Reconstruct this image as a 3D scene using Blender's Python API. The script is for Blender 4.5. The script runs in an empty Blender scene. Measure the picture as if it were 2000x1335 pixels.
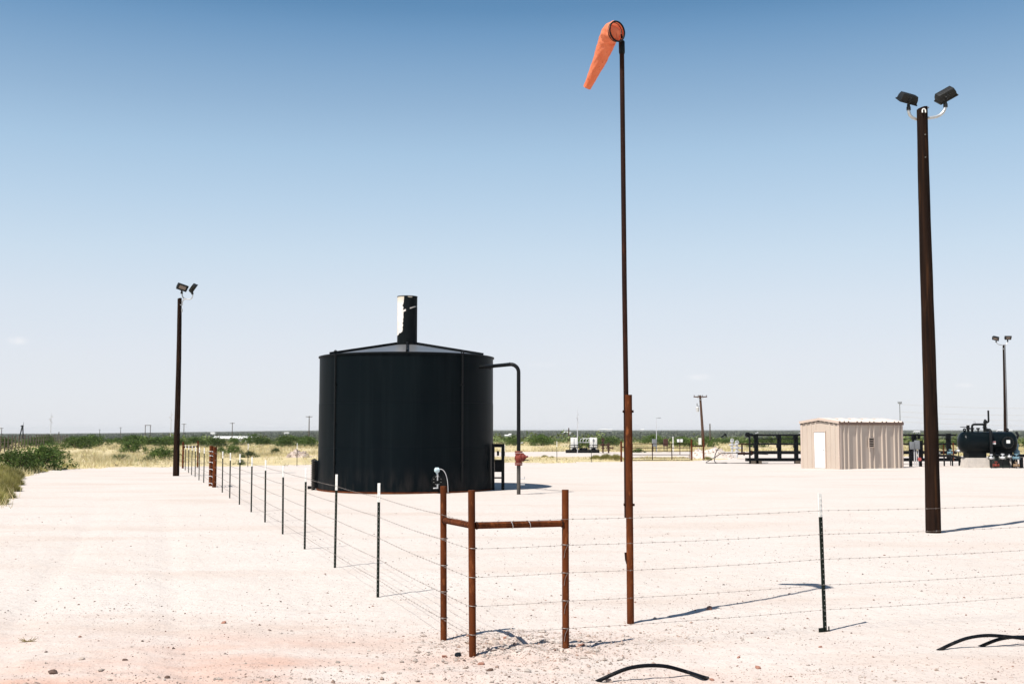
import bpy, bmesh, math, random
import numpy as np
from mathutils import Vector, Matrix, Euler, Quaternion

R = math.radians
random.seed(7)
rng = np.random.default_rng(11)
scene = bpy.context.scene
COL = scene.collection

# ------------------------------------------------------------------ camera, sky, sun, exposure
F = 2222.0            # focal length in pixels of the 2000 px wide photograph (40 mm on 36 mm)
CAMH = 2.1
PITCH = math.atan(170.5 / F)
cam_d = bpy.data.cameras.new('camera')
cam_d.lens = 40.0
cam_d.sensor_width = 36.0
cam_d.clip_start = 0.1
cam_d.clip_end = 30000
cam = bpy.data.objects.new('camera', cam_d)
cam.location = (0, 0, CAMH)
cam.rotation_euler = (R(90) + PITCH, 0, 0)
COL.objects.link(cam)
scene.camera = cam

SUN_EL = 58.0
SUN_AZ = Vector((-0.73, -0.683, 0)).normalized()      # where the sun stands, seen from above
sun_d = bpy.data.lights.new('sun', 'SUN')
sun_d.energy = 5.0
sun_d.angle = R(0.5)
sun_d.color = (1.0, 0.955, 0.89)
sun = bpy.data.objects.new('sun', sun_d)
to_sun = Vector((SUN_AZ.x * math.cos(R(SUN_EL)), SUN_AZ.y * math.cos(R(SUN_EL)), math.sin(R(SUN_EL))))
sun.rotation_euler = (-to_sun).to_track_quat('-Z', 'Y').to_euler()
sun.location = (-20, -20, 40)
COL.objects.link(sun)

scene.view_settings.view_transform = 'Standard'
scene.view_settings.look = 'None'
scene.view_settings.exposure = 0.5
scene.view_settings.gamma = 1.0
scene.view_settings.use_curve_mapping = False

world = bpy.data.worlds.new('World')
scene.world = world
world.use_nodes = True
wn = world.node_tree
wn.nodes.clear()
w_out = wn.nodes.new('ShaderNodeOutputWorld')
w_bg = wn.nodes.new('ShaderNodeBackground')
w_sky = wn.nodes.new('ShaderNodeTexSky')
w_sky.sky_type = 'NISHITA'
w_sky.sun_disc = False
w_sky.sun_elevation = R(SUN_EL)
w_sky.sun_rotation = math.atan2(SUN_AZ.x, SUN_AZ.y)
w_sky.altitude = 900
w_sky.air_density = 1.0
w_sky.dust_density = 1.0
w_sky.ozone_density = 1.0
w_bg.inputs['Strength'].default_value = 0.1
# the clear desert sky of the photograph: milky at the horizon, quickly deepening upwards, the same all round
w_tc = wn.nodes.new('ShaderNodeTexCoord')
w_sep = wn.nodes.new('ShaderNodeSeparateXYZ')
wn.links.new(w_tc.outputs['Generated'], w_sep.inputs[0])
w_ramp = wn.nodes.new('ShaderNodeValToRGB')
wn.links.new(w_sep.outputs['Z'], w_ramp.inputs[0])


def lin(c):
    return tuple((x / 255 / 12.92) if x <= 10 else ((x / 255 + .055) / 1.055) ** 2.4 for x in c)


SKY_STOPS = [(0.0, (229, 232, 240)), (.062, (227, 231, 240)), (.107, (220, 229, 240)), (.150, (207, 224, 239)), (.193, (190, 214, 235)),
             (.236, (172, 202, 228)), (.276, (150, 183, 214)), (.310, (130, 168, 204)), (.335, (112, 155, 195)), (.354, (94, 141, 183)), (.45, (72, 118, 166)), (1.0, (90, 116, 148))]
els = w_ramp.color_ramp.elements
els[0].position, els[0].color = SKY_STOPS[0][0], (*lin(SKY_STOPS[0][1]), 1)
els[1].position, els[1].color = SKY_STOPS[-1][0], (*lin(SKY_STOPS[-1][1]), 1)
for p_, c_ in SKY_STOPS[1:-1]:
    e_ = els.new(p_)
    e_.color = (*lin(c_), 1)
w_k = wn.nodes.new('ShaderNodeVectorMath')
w_k.operation = 'SCALE'
w_k.inputs['Scale'].default_value = 7.07
wn.links.new(w_ramp.outputs[0], w_k.inputs[0])
w_mix = wn.nodes.new('ShaderNodeMixRGB')
w_mix.inputs['Fac'].default_value = .88
wn.links.new(w_sky.outputs[0], w_mix.inputs['Color1'])
wn.links.new(w_k.outputs[0], w_mix.inputs['Color2'])
sky_col = w_mix.outputs[0]


def ray(px, py):
    a = (px - 1000) / F
    b = (667.5 - py) / F
    cp, sp = math.cos(PITCH), math.sin(PITCH)
    return Vector((a, cp - b * sp, sp + b * cp))


def wp(px, py, Y):
    """point of the sight line through a photo pixel at ground distance Y"""
    d = ray(px, py)
    return Vector((0, 0, CAMH)) + d * (Y / d.y)


def gp(px, py, z=0.0):
    """point of the flat ground under a photo pixel"""
    d = ray(px, py)
    return Vector((0, 0, CAMH)) + d * ((z - CAMH) / d.z)


# three faint wisps of cloud, part of the sky itself
tc = wn.nodes.new('ShaderNodeTexCoord')
nz = wn.nodes.new('ShaderNodeTexNoise')
nz.inputs['Scale'].default_value = 260
nz.inputs['Detail'].default_value = 4
wn.links.new(tc.outputs['Generated'], nz.inputs['Vector'])
for (px, py, hw, hh, amt) in ((35, 665, 22, 10, .75), (1366, 736, 30, 8, .6), (1884, 752, 24, 6, .5), (1060, 712, 40, 6, .2)):
    c = ray(px, py).normalized()
    sub = wn.nodes.new('ShaderNodeVectorMath'); sub.operation = 'SUBTRACT'
    sub.inputs[1].default_value = c
    wn.links.new(tc.outputs['Generated'], sub.inputs[0])
    sc_ = wn.nodes.new('ShaderNodeVectorMath'); sc_.operation = 'MULTIPLY'
    sc_.inputs[1].default_value = (F / hw, F / hw, F / hh)
    wn.links.new(sub.outputs[0], sc_.inputs[0])
    ln = wn.nodes.new('ShaderNodeVectorMath'); ln.operation = 'LENGTH'
    wn.links.new(sc_.outputs[0], ln.inputs[0])
    mr = wn.nodes.new('ShaderNodeMapRange')
    mr.interpolation_type = 'SMOOTHSTEP'
    mr.inputs['From Min'].default_value = 1.1
    mr.inputs['From Max'].default_value = 0.1
    wn.links.new(ln.outputs['Value'], mr.inputs['Value'])
    mul = wn.nodes.new('ShaderNodeMath'); mul.operation = 'MULTIPLY'
    wn.links.new(mr.outputs[0], mul.inputs[0])
    wn.links.new(nz.outputs[0], mul.inputs[1])
    mul2 = wn.nodes.new('ShaderNodeMath'); mul2.operation = 'MULTIPLY'; mul2.inputs[1].default_value = amt
    wn.links.new(mul.outputs[0], mul2.inputs[0])
    mx = wn.nodes.new('ShaderNodeMixRGB')
    mx.inputs['Color2'].default_value = (6.9, 6.8, 6.9, 1)
    wn.links.new(mul2.outputs[0], mx.inputs['Fac'])
    wn.links.new(sky_col, mx.inputs['Color1'])
    sky_col = mx.outputs[0]
wn.links.new(sky_col, w_bg.inputs['Color'])
wn.links.new(w_bg.outputs[0], w_out.inputs['Surface'])


# ------------------------------------------------------------------ helpers
def thing(name, label, cat, loc=(0, 0, 0), rz=0.0, group=None):
    o = bpy.data.objects.new(name, None)
    o.empty_display_size = 0.2
    o.location = loc
    o.rotation_euler = (0, 0, rz)
    COL.objects.link(o)
    return tag(o, label, cat, group)


def tag(o, label, cat, group=None, kind=None):
    o['label'] = label
    o['category'] = cat
    if group:
        o['group'] = group
    if kind:
        o['kind'] = kind
    return o


def setting(o, label, kind='structure'):
    o['label'] = label
    o['kind'] = kind
    return o


def copy_tree(o, parent=None):
    c = o.copy()
    COL.objects.link(c)
    c.parent = parent
    for ch in list(o.children):
        copy_tree(ch, c)
    return c


class MB:
    def __init__(s):
        s.v, s.f = [], []

    def add(s, vs, fs):
        o = len(s.v)
        s.v += [tuple(v) for v in vs]
        s.f += [tuple(i + o for i in f) for f in fs]
        return s

    def box(s, c, d, rot=None):
        c = Vector(c)
        m = rot.to_matrix() if isinstance(rot, (Euler, Quaternion)) else (rot or Matrix.Identity(3))
        vs = [c + m @ Vector((x * d[0] / 2, y * d[1] / 2, z * d[2] / 2)) for x in (-1, 1) for y in (-1, 1) for z in (-1, 1)]
        return s.add(vs, [(0, 1, 3, 2), (4, 6, 7, 5), (0, 4, 5, 1), (2, 3, 7, 6), (0, 2, 6, 4), (1, 5, 7, 3)])

    def beam(s, a, b, w, h):
        a, b = Vector(a), Vector(b)
        d = b - a
        q = d.to_track_quat('Y', 'Z')
        return s.box((a + b) / 2, (w, d.length, h), q)

    def tube(s, pts, r, n=10, caps=True):
        pts = [Vector(p) for p in pts]
        k = len(pts)
        rs = r if isinstance(r, (list, tuple)) else [r] * k
        tans = []
        for i in range(k):
            t = (pts[min(i + 1, k - 1)] - pts[max(i - 1, 0)])
            tans.append(t.normalized())
        ref = Vector((0, 0, 1)) if abs(tans[0].z) < 0.9 else Vector((1, 0, 0))
        u = tans[0].cross(ref).normalized()
        vs = []
        for i in range(k):
            t = tans[i]
            u = (u - t * u.dot(t)).normalized()
            w = t.cross(u)
            for j in range(n):
                a = 2 * math.pi * j / n
                vs.append(pts[i] + (u * math.cos(a) + w * math.sin(a)) * rs[i])
        fs = []
        for i in range(k - 1):
            for j in range(n):
                j2 = (j + 1) % n
                fs.append((i * n + j, i * n + j2, (i + 1) * n + j2, (i + 1) * n + j))
        if caps:
            fs.append(tuple(range(n - 1, -1, -1)))
            fs.append(tuple((k - 1) * n + j for j in range(n)))
        return s.add(vs, fs)

    def lathe(s, prof, n=32, M=None):
        """prof: list of (radius, height) along local Z; M: matrix to place it"""
        M = M or Matrix.Identity(4)
        vs, fs, rows = [], [], []
        for (r, z) in prof:
            if r < 1e-6:
                rows.append([len(vs)])
                vs.append(M @ Vector((0, 0, z)))
            else:
                rows.append(list(range(len(vs), len(vs) + n)))
                for j in range(n):
                    a = 2 * math.pi * j / n
                    vs.append(M @ Vector((r * math.cos(a), r * math.sin(a), z)))
        for a, b in zip(rows[:-1], rows[1:]):
            for j in range(n):
                j2 = (j + 1) % n
                if len(a) == 1 and len(b) == 1:
                    continue
                if len(a) == 1:
                    fs.append((a[0], b[j2], b[j]))
                elif len(b) == 1:
                    fs.append((a[j], a[j2], b[0]))
                else:
                    fs.append((a[j], a[j2], b[j2], b[j]))
        return s.add(vs, fs)

    def disc(s, c, axis, r, h, n=16):
        a = Vector(axis).normalized()
        c = Vector(c)
        return s.tube([c - a * h / 2, c + a * h / 2], r, n)

    def torus(s, c, axis, Rr, r, n=24, m=6):
        q = Vector((0, 0, 1)).rotation_difference(Vector(axis).normalized())
        c = Vector(c)
        vs, fs = [], []
        for i in range(n):
            A = 2 * math.pi * i / n
            for j in range(m):
                B = 2 * math.pi * j / m
                vs.append(c + q @ Vector(((Rr + r * math.cos(B)) * math.cos(A), (Rr + r * math.cos(B)) * math.sin(A), r * math.sin(B))))
        for i in range(n):
            for j in range(m):
                fs.append((i * m + j, ((i + 1) % n) * m + j, ((i + 1) % n) * m + (j + 1) % m, i * m + (j + 1) % m))
        return s.add(vs, fs)

    def mesh(s, name, m, smooth=True, bevel=0.0):
        me = bpy.data.meshes.new(name)
        me.from_pydata(s.v, [], s.f)
        bm = bmesh.new()
        bm.from_mesh(me)
        bmesh.ops.recalc_face_normals(bm, faces=bm.faces)
        if bevel:
            es = [e for e in bm.edges if len(e.link_faces) == 2 and e.calc_face_angle(0) > 0.7]
            bmesh.ops.bevel(bm, geom=es, offset=bevel, segments=2, affect='EDGES', profile=0.6)
        bm.to_mesh(me)
        bm.free()
        if m:
            me.materials.append(m)
        if smooth:
            me.shade_smooth()
            me.set_sharp_from_angle(angle=R(35))
        return me

    def build(s, name, m, parent=None, loc=(0, 0, 0), rot=(0, 0, 0), smooth=True, bevel=0.0):
        o = bpy.data.objects.new(name, s.mesh(name, m, smooth, bevel))
        o.location = loc
        o.rotation_euler = rot
        o.parent = parent
        COL.objects.link(o)
        return o


def build_each(mb, name, m, parent=None, smooth=True, bevel=0.0):
    """every connected piece of the builder becomes an object of its own"""
    par = list(range(len(mb.v)))

    def find(a):
        while par[a] != a:
            par[a] = par[par[a]]
            a = par[a]
        return a
    for f in mb.f:
        r0 = find(f[0])
        for i in f[1:]:
            par[find(i)] = r0
    groups = {}
    for f in mb.f:
        groups.setdefault(find(f[0]), []).append(f)
    res = []
    for fs in groups.values():
        ids = sorted({i for f in fs for i in f})
        k = {i: n for n, i in enumerate(ids)}
        p = MB()
        p.add([mb.v[i] for i in ids], [tuple(k[i] for i in f) for f in fs])
        res.append(p.build(name, m, parent, smooth=smooth, bevel=bevel))
    return res


def raw_mesh(name, V, Fc, m, smooth=False):
    """fast mesh from numpy arrays; Fc is (n,3) or (n,4)"""
    me = bpy.data.meshes.new(name)
    k = Fc.shape[1]
    me.vertices.add(len(V))
    me.vertices.foreach_set('co', np.ascontiguousarray(V, dtype=np.float32).ravel())
    me.loops.add(Fc.size)
    me.loops.foreach_set('vertex_index', np.ascontiguousarray(Fc, dtype=np.int32).ravel())
    me.polygons.add(len(Fc))
    me.polygons.foreach_set('loop_start', np.arange(0, Fc.size, k, dtype=np.int32))
    me.polygons.foreach_set('loop_total', np.full(len(Fc), k, dtype=np.int32))
    me.update(calc_edges=True)
    me.materials.append(m)
    if smooth:
        me.shade_smooth()
    else:
        me.shade_flat()
    return me


def raw_obj(name, V, Fc, m, smooth=False, parent=None):
    o = bpy.data.objects.new(name, raw_mesh(name, V, Fc, m, smooth))
    o.parent = parent
    COL.objects.link(o)
    return o


def hash2(ix, iy, seed):
    h = (ix.astype(np.int64) * 374761393 + iy.astype(np.int64) * 668265263 + seed * 1442695041) & 0xffffffff
    h = ((h ^ (h >> 13)) * 1274126177) & 0xffffffff
    return ((h ^ (h >> 16)) & 0xffffff) / float(0xffffff)


def vnoise(x, y, seed=0):
    x, y = np.asarray(x, float), np.asarray(y, float)
    ix, iy = np.floor(x), np.floor(y)
    fx, fy = x - ix, y - iy
    fx, fy = fx * fx * (3 - 2 * fx), fy * fy * (3 - 2 * fy)
    a, b = hash2(ix, iy, seed), hash2(ix + 1, iy, seed)
    c, d = hash2(ix, iy + 1, seed), hash2(ix + 1, iy + 1, seed)
    return (a * (1 - fx) + b * fx) * (1 - fy) + (c * (1 - fx) + d * fx) * fy - 0.5


def fbm(x, y, octv=4, seed=0):
    t, a = 0, 1.0
    for i in range(octv):
        t = t + a * vnoise(np.asarray(x) * 2 ** i + 17.3 * i, np.asarray(y) * 2 ** i - 9.1 * i, seed + i)
        a *= 0.5
    return t


def sstep(a, b, x):
    t = np.clip((np.asarray(x, float) - a) / (b - a), 0, 1)
    return t * t * (3 - 2 * t)


# ------------------------------------------------------------------ materials
def new_mat(name):
    m = bpy.data.materials.new(name)
    m.use_nodes = True
    nt = m.node_tree
    nt.nodes.clear()
    out = nt.nodes.new('ShaderNodeOutputMaterial')
    b = nt.nodes.new('ShaderNodeBsdfPrincipled')
    nt.links.new(b.outputs[0], out.inputs[0])
    return m, nt, b, out


def N(nt, typ, **kw):
    n = nt.nodes.new(typ)
    for k, v in kw.items():
        if k in n.inputs.keys():
            n.inputs[k].default_value = v
        else:
            setattr(n, k, v)
    return n


def noise_fac(nt, scale, detail=4, stretch=(1, 1, 1), coord='Object', lo=0.35, hi=0.65, rough=0.55):
    t = N(nt, 'ShaderNodeTexCoord')
    mp = N(nt, 'ShaderNodeMapping')
    mp.inputs['Scale'].default_value = stretch
    nt.links.new(t.outputs[coord], mp.inputs[0])
    nz = N(nt, 'ShaderNodeTexNoise')
    nz.inputs['Scale'].default_value = scale
    nz.inputs['Detail'].default_value = detail
    nz.inputs['Roughness'].default_value = rough
    nt.links.new(mp.outputs[0], nz.inputs['Vector'])
    mr = N(nt, 'ShaderNodeMapRange')
    mr.inputs['From Min'].default_value = lo
    mr.inputs['From Max'].default_value = hi
    nt.links.new(nz.outputs[0], mr.inputs['Value'])
    return mr.outputs[0], nz.outputs[0]


def mixc(nt, fac, c1, c2):
    mx = N(nt, 'ShaderNodeMixRGB')
    for i, c in ((1, c1), (2, c2)):
        if isinstance(c, (tuple, list)):
            mx.inputs[i].default_value = (*c[:3], 1)
        else:
            nt.links.new(c, mx.inputs[i])
    if isinstance(fac, (int, float)):
        mx.inputs[0].default_value = fac
    else:
        nt.links.new(fac, mx.inputs[0])
    return mx.outputs[0]


def math_(nt, op, a, b=None):
    n = N(nt, 'ShaderNodeMath')
    n.operation = op
    for i, x in ((0, a), (1, b)):
        if x is None:
            continue
        if isinstance(x, (int, float)):
            n.inputs[i].default_value = x
        else:
            nt.links.new(x, n.inputs[i])
    return n.outputs[0]


def bump(nt, b, h, strength=0.3, dist=0.01):
    bp = N(nt, 'ShaderNodeBump')
    bp.inputs['Strength'].default_value = strength
    bp.inputs['Distance'].default_value = dist
    nt.links.new(h, bp.inputs['Height'])
    nt.links.new(bp.outputs[0], b.inputs['Normal'])


def simple(name, c1, c2=None, scale=6, stretch=(1, 1, 1), rough=0.6, spec=0.3, metal=0.0, c3=None, sc3=30, lo3=.6, hi3=.7, bmp=0.15, bdist=0.004):
    m, nt, b, out = new_mat(name)
    fac, raw = noise_fac(nt, scale, 6, stretch)
    col = mixc(nt, fac, c1, c2 or [x * 0.75 for x in c1])
    if c3:
        f3, _ = noise_fac(nt, sc3, 5, stretch, lo=lo3, hi=hi3)
        col = mixc(nt, f3, col, c3)
    nt.links.new(col, b.inputs['Base Color'])
    b.inputs['Roughness'].default_value = rough
    b.inputs['Specular IOR Level'].default_value = spec
    b.inputs['Metallic'].default_value = metal
    if bmp:
        bump(nt, b, raw, bmp, bdist)
    return m


M_rust = simple('rusty_pipe', (.125, .034, .010), (.055, .016, .006), 5, (1, 1, .35), .85, .08, 0, (.22, .070, .022), 22, .55, .75, .4, .003)
M_rust_dark = simple('rusty_dark_pole', (.030, .011, .0065), (.015, .0065, .005), 6, (1, 1, .25), .78, .1, 0, (.075, .023, .009), 14, .58, .8, .3, .002)
M_black = simple('black_paint', (.003, .0045, .0055), (.005, .006, .007), 3, rough=.5, spec=.1, bmp=.05)
M_black_pipe = simple('black_steel', (.004, .0055, .0065), (.007, .0075, .008), 4, rough=.5, spec=.16, bmp=.08)
M_wood = simple('creosoted_wood', (.021, .0105, .0065), (.0075, .0042, .0032), 3.0, (4, 4, .16), .88, .06, 0, (.060, .027, .012), 5, .55, .8, .8, .015)
M_galv = simple('galvanised_steel', (.55, .56, .57), (.42, .43, .44), 12, rough=.4, spec=.5, metal=.6)
M_bronze = simple('dark_bronze_housing', (.010, .0115, .012), (.017, .0175, .0175), 10, rough=.5, spec=.25)
M_lens = simple('lamp_glass', (.16, .12, .095), (.22, .165, .13), 20, rough=.15, spec=.6, bmp=0)
M_green_post = simple('green_post_paint', (.007, .013, .009), (.011, .016, .012), 20, rough=.6, spec=.1, c3=(.06, .03, .02), sc3=60, lo3=.66, hi3=.74)
M_white_paint = simple('white_paint', (.78, .77, .74), (.66, .64, .60), 18, rough=.6, spec=.3)
M_stud = simple('worn_stud', (.24, .24, .22), (.14, .14, .125), 40, rough=.5, spec=.4, metal=.3)
M_wire = simple('barbed_wire_steel', (.27, .24, .22), (.16, .125, .105), 9, rough=.55, spec=.4, metal=.35, bmp=0)
M_tan = simple('tan_sheet_metal', (.50, .42, .35), (.47, .39, .325), 1.5, (1, 1, .4), .55, .2, 0, (.45, .35, .29), 9, .6, .85, .05)
M_tan_trim = simple('tan_trim', (.52, .42, .35), (.50, .40, .335), 2, rough=.5, spec=.3, bmp=0)
M_roof = simple('pale_roof_sheet', (.62, .53, .46), (.58, .50, .44), 2, rough=.4, spec=.4, bmp=0)
M_door = simple('white_door', (.80, .80, .79), (.77, .77, .76), 3, rough=.4, spec=.4, bmp=0)
M_concrete = simple('concrete', (.52, .47, .42), (.43, .39, .35), 5, rough=.9, spec=.1, bmp=.2)
M_grey_box = simple('grey_box_paint', (.20, .21, .22), (.16, .17, .18), 8, rough=.5)
M_red_valve = simple('red_valve_paint', (.20, .038, .024), (.12, .024, .017), 7, rough=.65, spec=.2, c3=(.30, .10, .07), sc3=22)
M_blue = simple('pale_blue_paint', (.16, .27, .32), (.10, .18, .22), 9, rough=.5)
M_pipe_grey = simple('weathered_grey_pipe', (.085, .075, .066), (.05, .045, .04), 6, (1, 1, .4), .75, .2)
M_hose = simple('black_poly_hose', (.003, .0035, .006), (.005, .006, .008), 6, rough=.5, spec=.12, bmp=.03, c3=(.035, .03, .026), sc3=9, lo3=.56, hi3=.72)
M_tote = simple('white_plastic_tank', (.74, .73, .70), (.66, .63, .58), 3, rough=.5, c3=(.50, .30, .18), sc3=2.2, lo3=.63, hi3=.72)
M_brown = simple('brown_cabinet', (.07, .028, .018), (.045, .02, .014), 4, rough=.7)
M_olive = simple('weathered_wood_grey', (.12, .10, .08), (.08, .065, .05), 5, (3, 3, .3), .9, .1)
M_mast = simple('mast_metal', (.60, .60, .61), (.48, .48, .49), 8, rough=.5, metal=.2, bmp=0)
M_pale_bldg = simple('pale_building', (.70, .68, .64), (.6, .58, .55), .3, rough=.8, bmp=0)
M_rock_pale = simple('pale_rock', (.50, .42, .36), (.38, .30, .25), 12, rough=.95, spec=.1, bmp=.5, bdist=.01)
M_rock_red = simple('red_rock', (.36, .18, .13), (.26, .13, .095), 14, rough=.95, spec=.1, bmp=.5, bdist=.01)
M_rock_dark = simple('dark_rock', (.13, .085, .065), (.09, .06, .05), 14, rough=.95, spec=.1, bmp=.5, bdist=.01)
M_straw = simple('dry_stem', (.22, .17, .08), (.15, .12, .06), 20, rough=.9, spec=.05, bmp=0)
M_bark = simple('shrub_bark', (.06, .045, .032), (.04, .03, .022), 10, (3, 3, .5), .9, .1)
M_sign = simple('white_sign', (.75, .75, .73), (.7, .7, .68), 5, rough=.5, bmp=0)
M_placard_red = simple('red_print', (.45, .10, .09), (.4, .09, .08), 5, rough=.5, bmp=0)


def tank_mat():
    m, nt, b, out = new_mat('tank_black_paint')
    f1, raw = noise_fac(nt, 1.1, 5, (1, 1, .10), lo=.3, hi=.75)
    f2, _ = noise_fac(nt, 3.2, 5, (1, 1, .05), lo=.5, hi=.8)
    c = mixc(nt, f1, (.0014, .0034, .0050), (.0030, .0060, .0078))
    c = mixc(nt, math_(nt, 'MULTIPLY', f2, .5), c, (.012, .017, .019))
    t = N(nt, 'ShaderNodeTexCoord')
    sp = N(nt, 'ShaderNodeSeparateXYZ')
    nt.links.new(t.outputs['Object'], sp.inputs[0])
    mr = N(nt, 'ShaderNodeMapRange')
    mr.inputs['From Min'].default_value = .9
    mr.inputs['From Max'].default_value = 0
    nt.links.new(sp.outputs['Z'], mr.inputs[0])
    f4, _ = noise_fac(nt, 4.5, 6, (1, 1, .25), lo=.45, hi=.8)
    c = mixc(nt, math_(nt, 'MULTIPLY', math_(nt, 'MULTIPLY', mr.outputs[0], f4), .35), c, (.09, .07, .06))
    # a few chalky scuffs
    f5, _ = noise_fac(nt, 9, 8, (1, 1, .4), lo=.74, hi=.78)
    c = mixc(nt, math_(nt, 'MULTIPLY', f5, .25), c, (.06, .065, .065))
    nt.links.new(c, b.inputs['Base Color'])
    b.inputs['Roughness'].default_value = .42
    b.inputs['Specular IOR Level'].default_value = .035
    f6, r6 = noise_fac(nt, .8, 3, (1, 1, .6))
    bump(nt, b, r6, .25, .02)
    return m


def stack_mat(Rs):
    """black paint with a big peeled patch showing chalky white primer on the left of the stack"""
    m, nt, b, out = new_mat('peeling_stack_paint')
    t = N(nt, 'ShaderNodeTexCoord')
    sp = N(nt, 'ShaderNodeSeparateXYZ')
    nt.links.new(t.outputs['Object'], sp.inputs[0])
    X, Y, Z = sp.outputs
    f1, n1 = noise_fac(nt, 9, 6, (.6, .6, 1), lo=0, hi=1)
    f2, n2 = noise_fac(nt, 2.2, 2, (0.2, 0.2, 1), lo=0, hi=1)
    edge = math_(nt, 'ADD', X, math_(nt, 'MULTIPLY', math_(nt, 'SUBTRACT', n1, .5), -.16))
    edge = math_(nt, 'ADD', edge, math_(nt, 'MULTIPLY', math_(nt, 'SUBTRACT', n2, .5), -.14))
    a = math_(nt, 'LESS_THAN', edge, -.115)
    low = math_(nt, 'ADD', .30, math_(nt, 'MULTIPLY', math_(nt, 'ADD', X, .35), .9))       # slanting lower edge
    low = math_(nt, 'ADD', low, math_(nt, 'MULTIPLY', math_(nt, 'SUBTRACT', n1, .5), .25))
    bmask = math_(nt, 'GREATER_THAN', Z, low)
    front = math_(nt, 'LESS_THAN', Y, .22)
    mask = math_(nt, 'MULTIPLY', math_(nt, 'MULTIPLY', a, bmask), front)
    # slanting scratch and chips near the rim
    d = math_(nt, 'ABSOLUTE', math_(nt, 'SUBTRACT', Z, math_(nt, 'ADD', 1.24, math_(nt, 'MULTIPLY', X, .42))))
    s1 = math_(nt, 'MULTIPLY', math_(nt, 'LESS_THAN', d, .035), math_(nt, 'LESS_THAN', X, -.02))
    s2 = math_(nt, 'MULTIPLY', math_(nt, 'LESS_THAN', d, .018), math_(nt, 'MULTIPLY', math_(nt, 'GREATER_THAN', X, .12), math_(nt, 'GREATER_THAN', n1, .47)))
    chip = math_(nt, 'MULTIPLY', math_(nt, 'GREATER_THAN', Z, math_(nt, 'ADD', 1.60, math_(nt, 'MULTIPLY', n1, .20))), math_(nt, 'LESS_THAN', math_(nt, 'ABSOLUTE', math_(nt, 'SUBTRACT', X, .12)), .08))
    s = math_(nt, 'MAXIMUM', math_(nt, 'MULTIPLY', math_(nt, 'MAXIMUM', math_(nt, 'MAXIMUM', s1, s2), chip), front), mask)
    fr, _ = noise_fac(nt, 5, 4, lo=.45, hi=.75)
    prim = mixc(nt, math_(nt, 'MULTIPLY', fr, .35), (.74, .70, .67), (.52, .43, .32))
    top = N(nt, 'ShaderNodeMapRange')
    top.inputs['From Min'].default_value = 1.45
    top.inputs['From Max'].default_value = 1.75
    nt.links.new(Z, top.inputs[0])
    prim = mixc(nt, math_(nt, 'MULTIPLY', top.outputs[0], .6), prim, (.42, .33, .17))
    paint = mixc(nt, fr, (.002, .004, .005), (.004, .006, .007))
    nt.links.new(mixc(nt, s, paint, prim), b.inputs['Base Color'])
    b.inputs['Roughness'].default_value = .6
    b.inputs['Specular IOR Level'].default_value = .1
    bump(nt, b, math_(nt, 'SUBTRACT', 1.0, s), .4, .004)
    return m


def caliche_mat():
    m, nt, b, out = new_mat('caliche_gravel')
    g = N(nt, 'ShaderNodeNewGeometry')
    sp = N(nt, 'ShaderNodeSeparateXYZ')
    nt.links.new(g.outputs['Position'], sp.inputs[0])

    def nf(scale, det, lo, hi, rough=.55, st=(1, 1, 1)):
        mp = N(nt, 'ShaderNodeMapping')
        mp.inputs['Scale'].default_value = st
        nt.links.new(g.outputs['Position'], mp.inputs[0])
        z = N(nt, 'ShaderNodeTexNoise')
        z.inputs['Scale'].default_value = scale
        z.inputs['Detail'].default_value = det
        z.inputs['Roughness'].default_value = rough
        nt.links.new(mp.outputs[0], z.inputs['Vector'])
        r_ = N(nt, 'ShaderNodeMapRange')
        r_.inputs['From Min'].default_value = lo
        r_.inputs['From Max'].default_value = hi
        nt.links.new(z.outputs[0], r_.inputs[0])
        return r_.outputs[0], z.outputs[0]
    f1, _ = nf(.35, 5, .3, .7)
    c = mixc(nt, f1, (.540, .487, .447), (.515, .457, .413))
    # redder soil spread thinly by the road crossing in front
    ry = N(nt, 'ShaderNodeMapRange')
    ry.inputs['From Min'].default_value = 13.5
    ry.inputs['From Max'].default_value = 9.2
    nt.links.new(sp.outputs['Y'], ry.inputs[0])
    rx = N(nt, 'ShaderNodeMapRange')
    rx.inputs['From Min'].default_value = 2.6
    rx.inputs['From Max'].default_value = -2.0
    nt.links.new(sp.outputs['X'], rx.inputs[0])
    fr, _ = nf(.9, 6, .33, .66, .6, (.6, 1.3, 1))
    red = math_(nt, 'MULTIPLY', math_(nt, 'MULTIPLY', ry.outputs[0], math_(nt, 'ADD', math_(nt, 'MULTIPLY', rx.outputs[0], .75), .25)), fr)
    c = mixc(nt, math_(nt, 'MULTIPLY', red, 1.0), c, (.46, .27, .20))
    f2, n2 = nf(7, 6, .5, .8)
    c = mixc(nt, math_(nt, 'MULTIPLY', f2, .28), c, (.40, .30, .235))
    # faint brown bands of stretched noise across the pad
    f6, _ = nf(.5, 5, .52, .74, .6, (.28, 1.1, 1))
    c = mixc(nt, math_(nt, 'MULTIPLY', f6, .5), c, (.43, .33, .27))
    f3, n3 = nf(36, 4, .60, .68, .55)
    c = mixc(nt, math_(nt, 'MULTIPLY', f3, .62), c, (.22, .165, .14))
    f4, n4 = nf(18, 4, .62, .72)
    c = mixc(nt, math_(nt, 'MULTIPLY', f4, .35), c, (.62, .57, .53))
    nt.links.new(c, b.inputs['Base Color'])
    b.inputs['Roughness'].default_value = .95
    b.inputs['Specular IOR Level'].default_value = .05
    h = math_(nt, 'ADD', math_(nt, 'MULTIPLY', n3, .35), n2)
    bump(nt, b, h, .75, .03)
    return m


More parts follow.
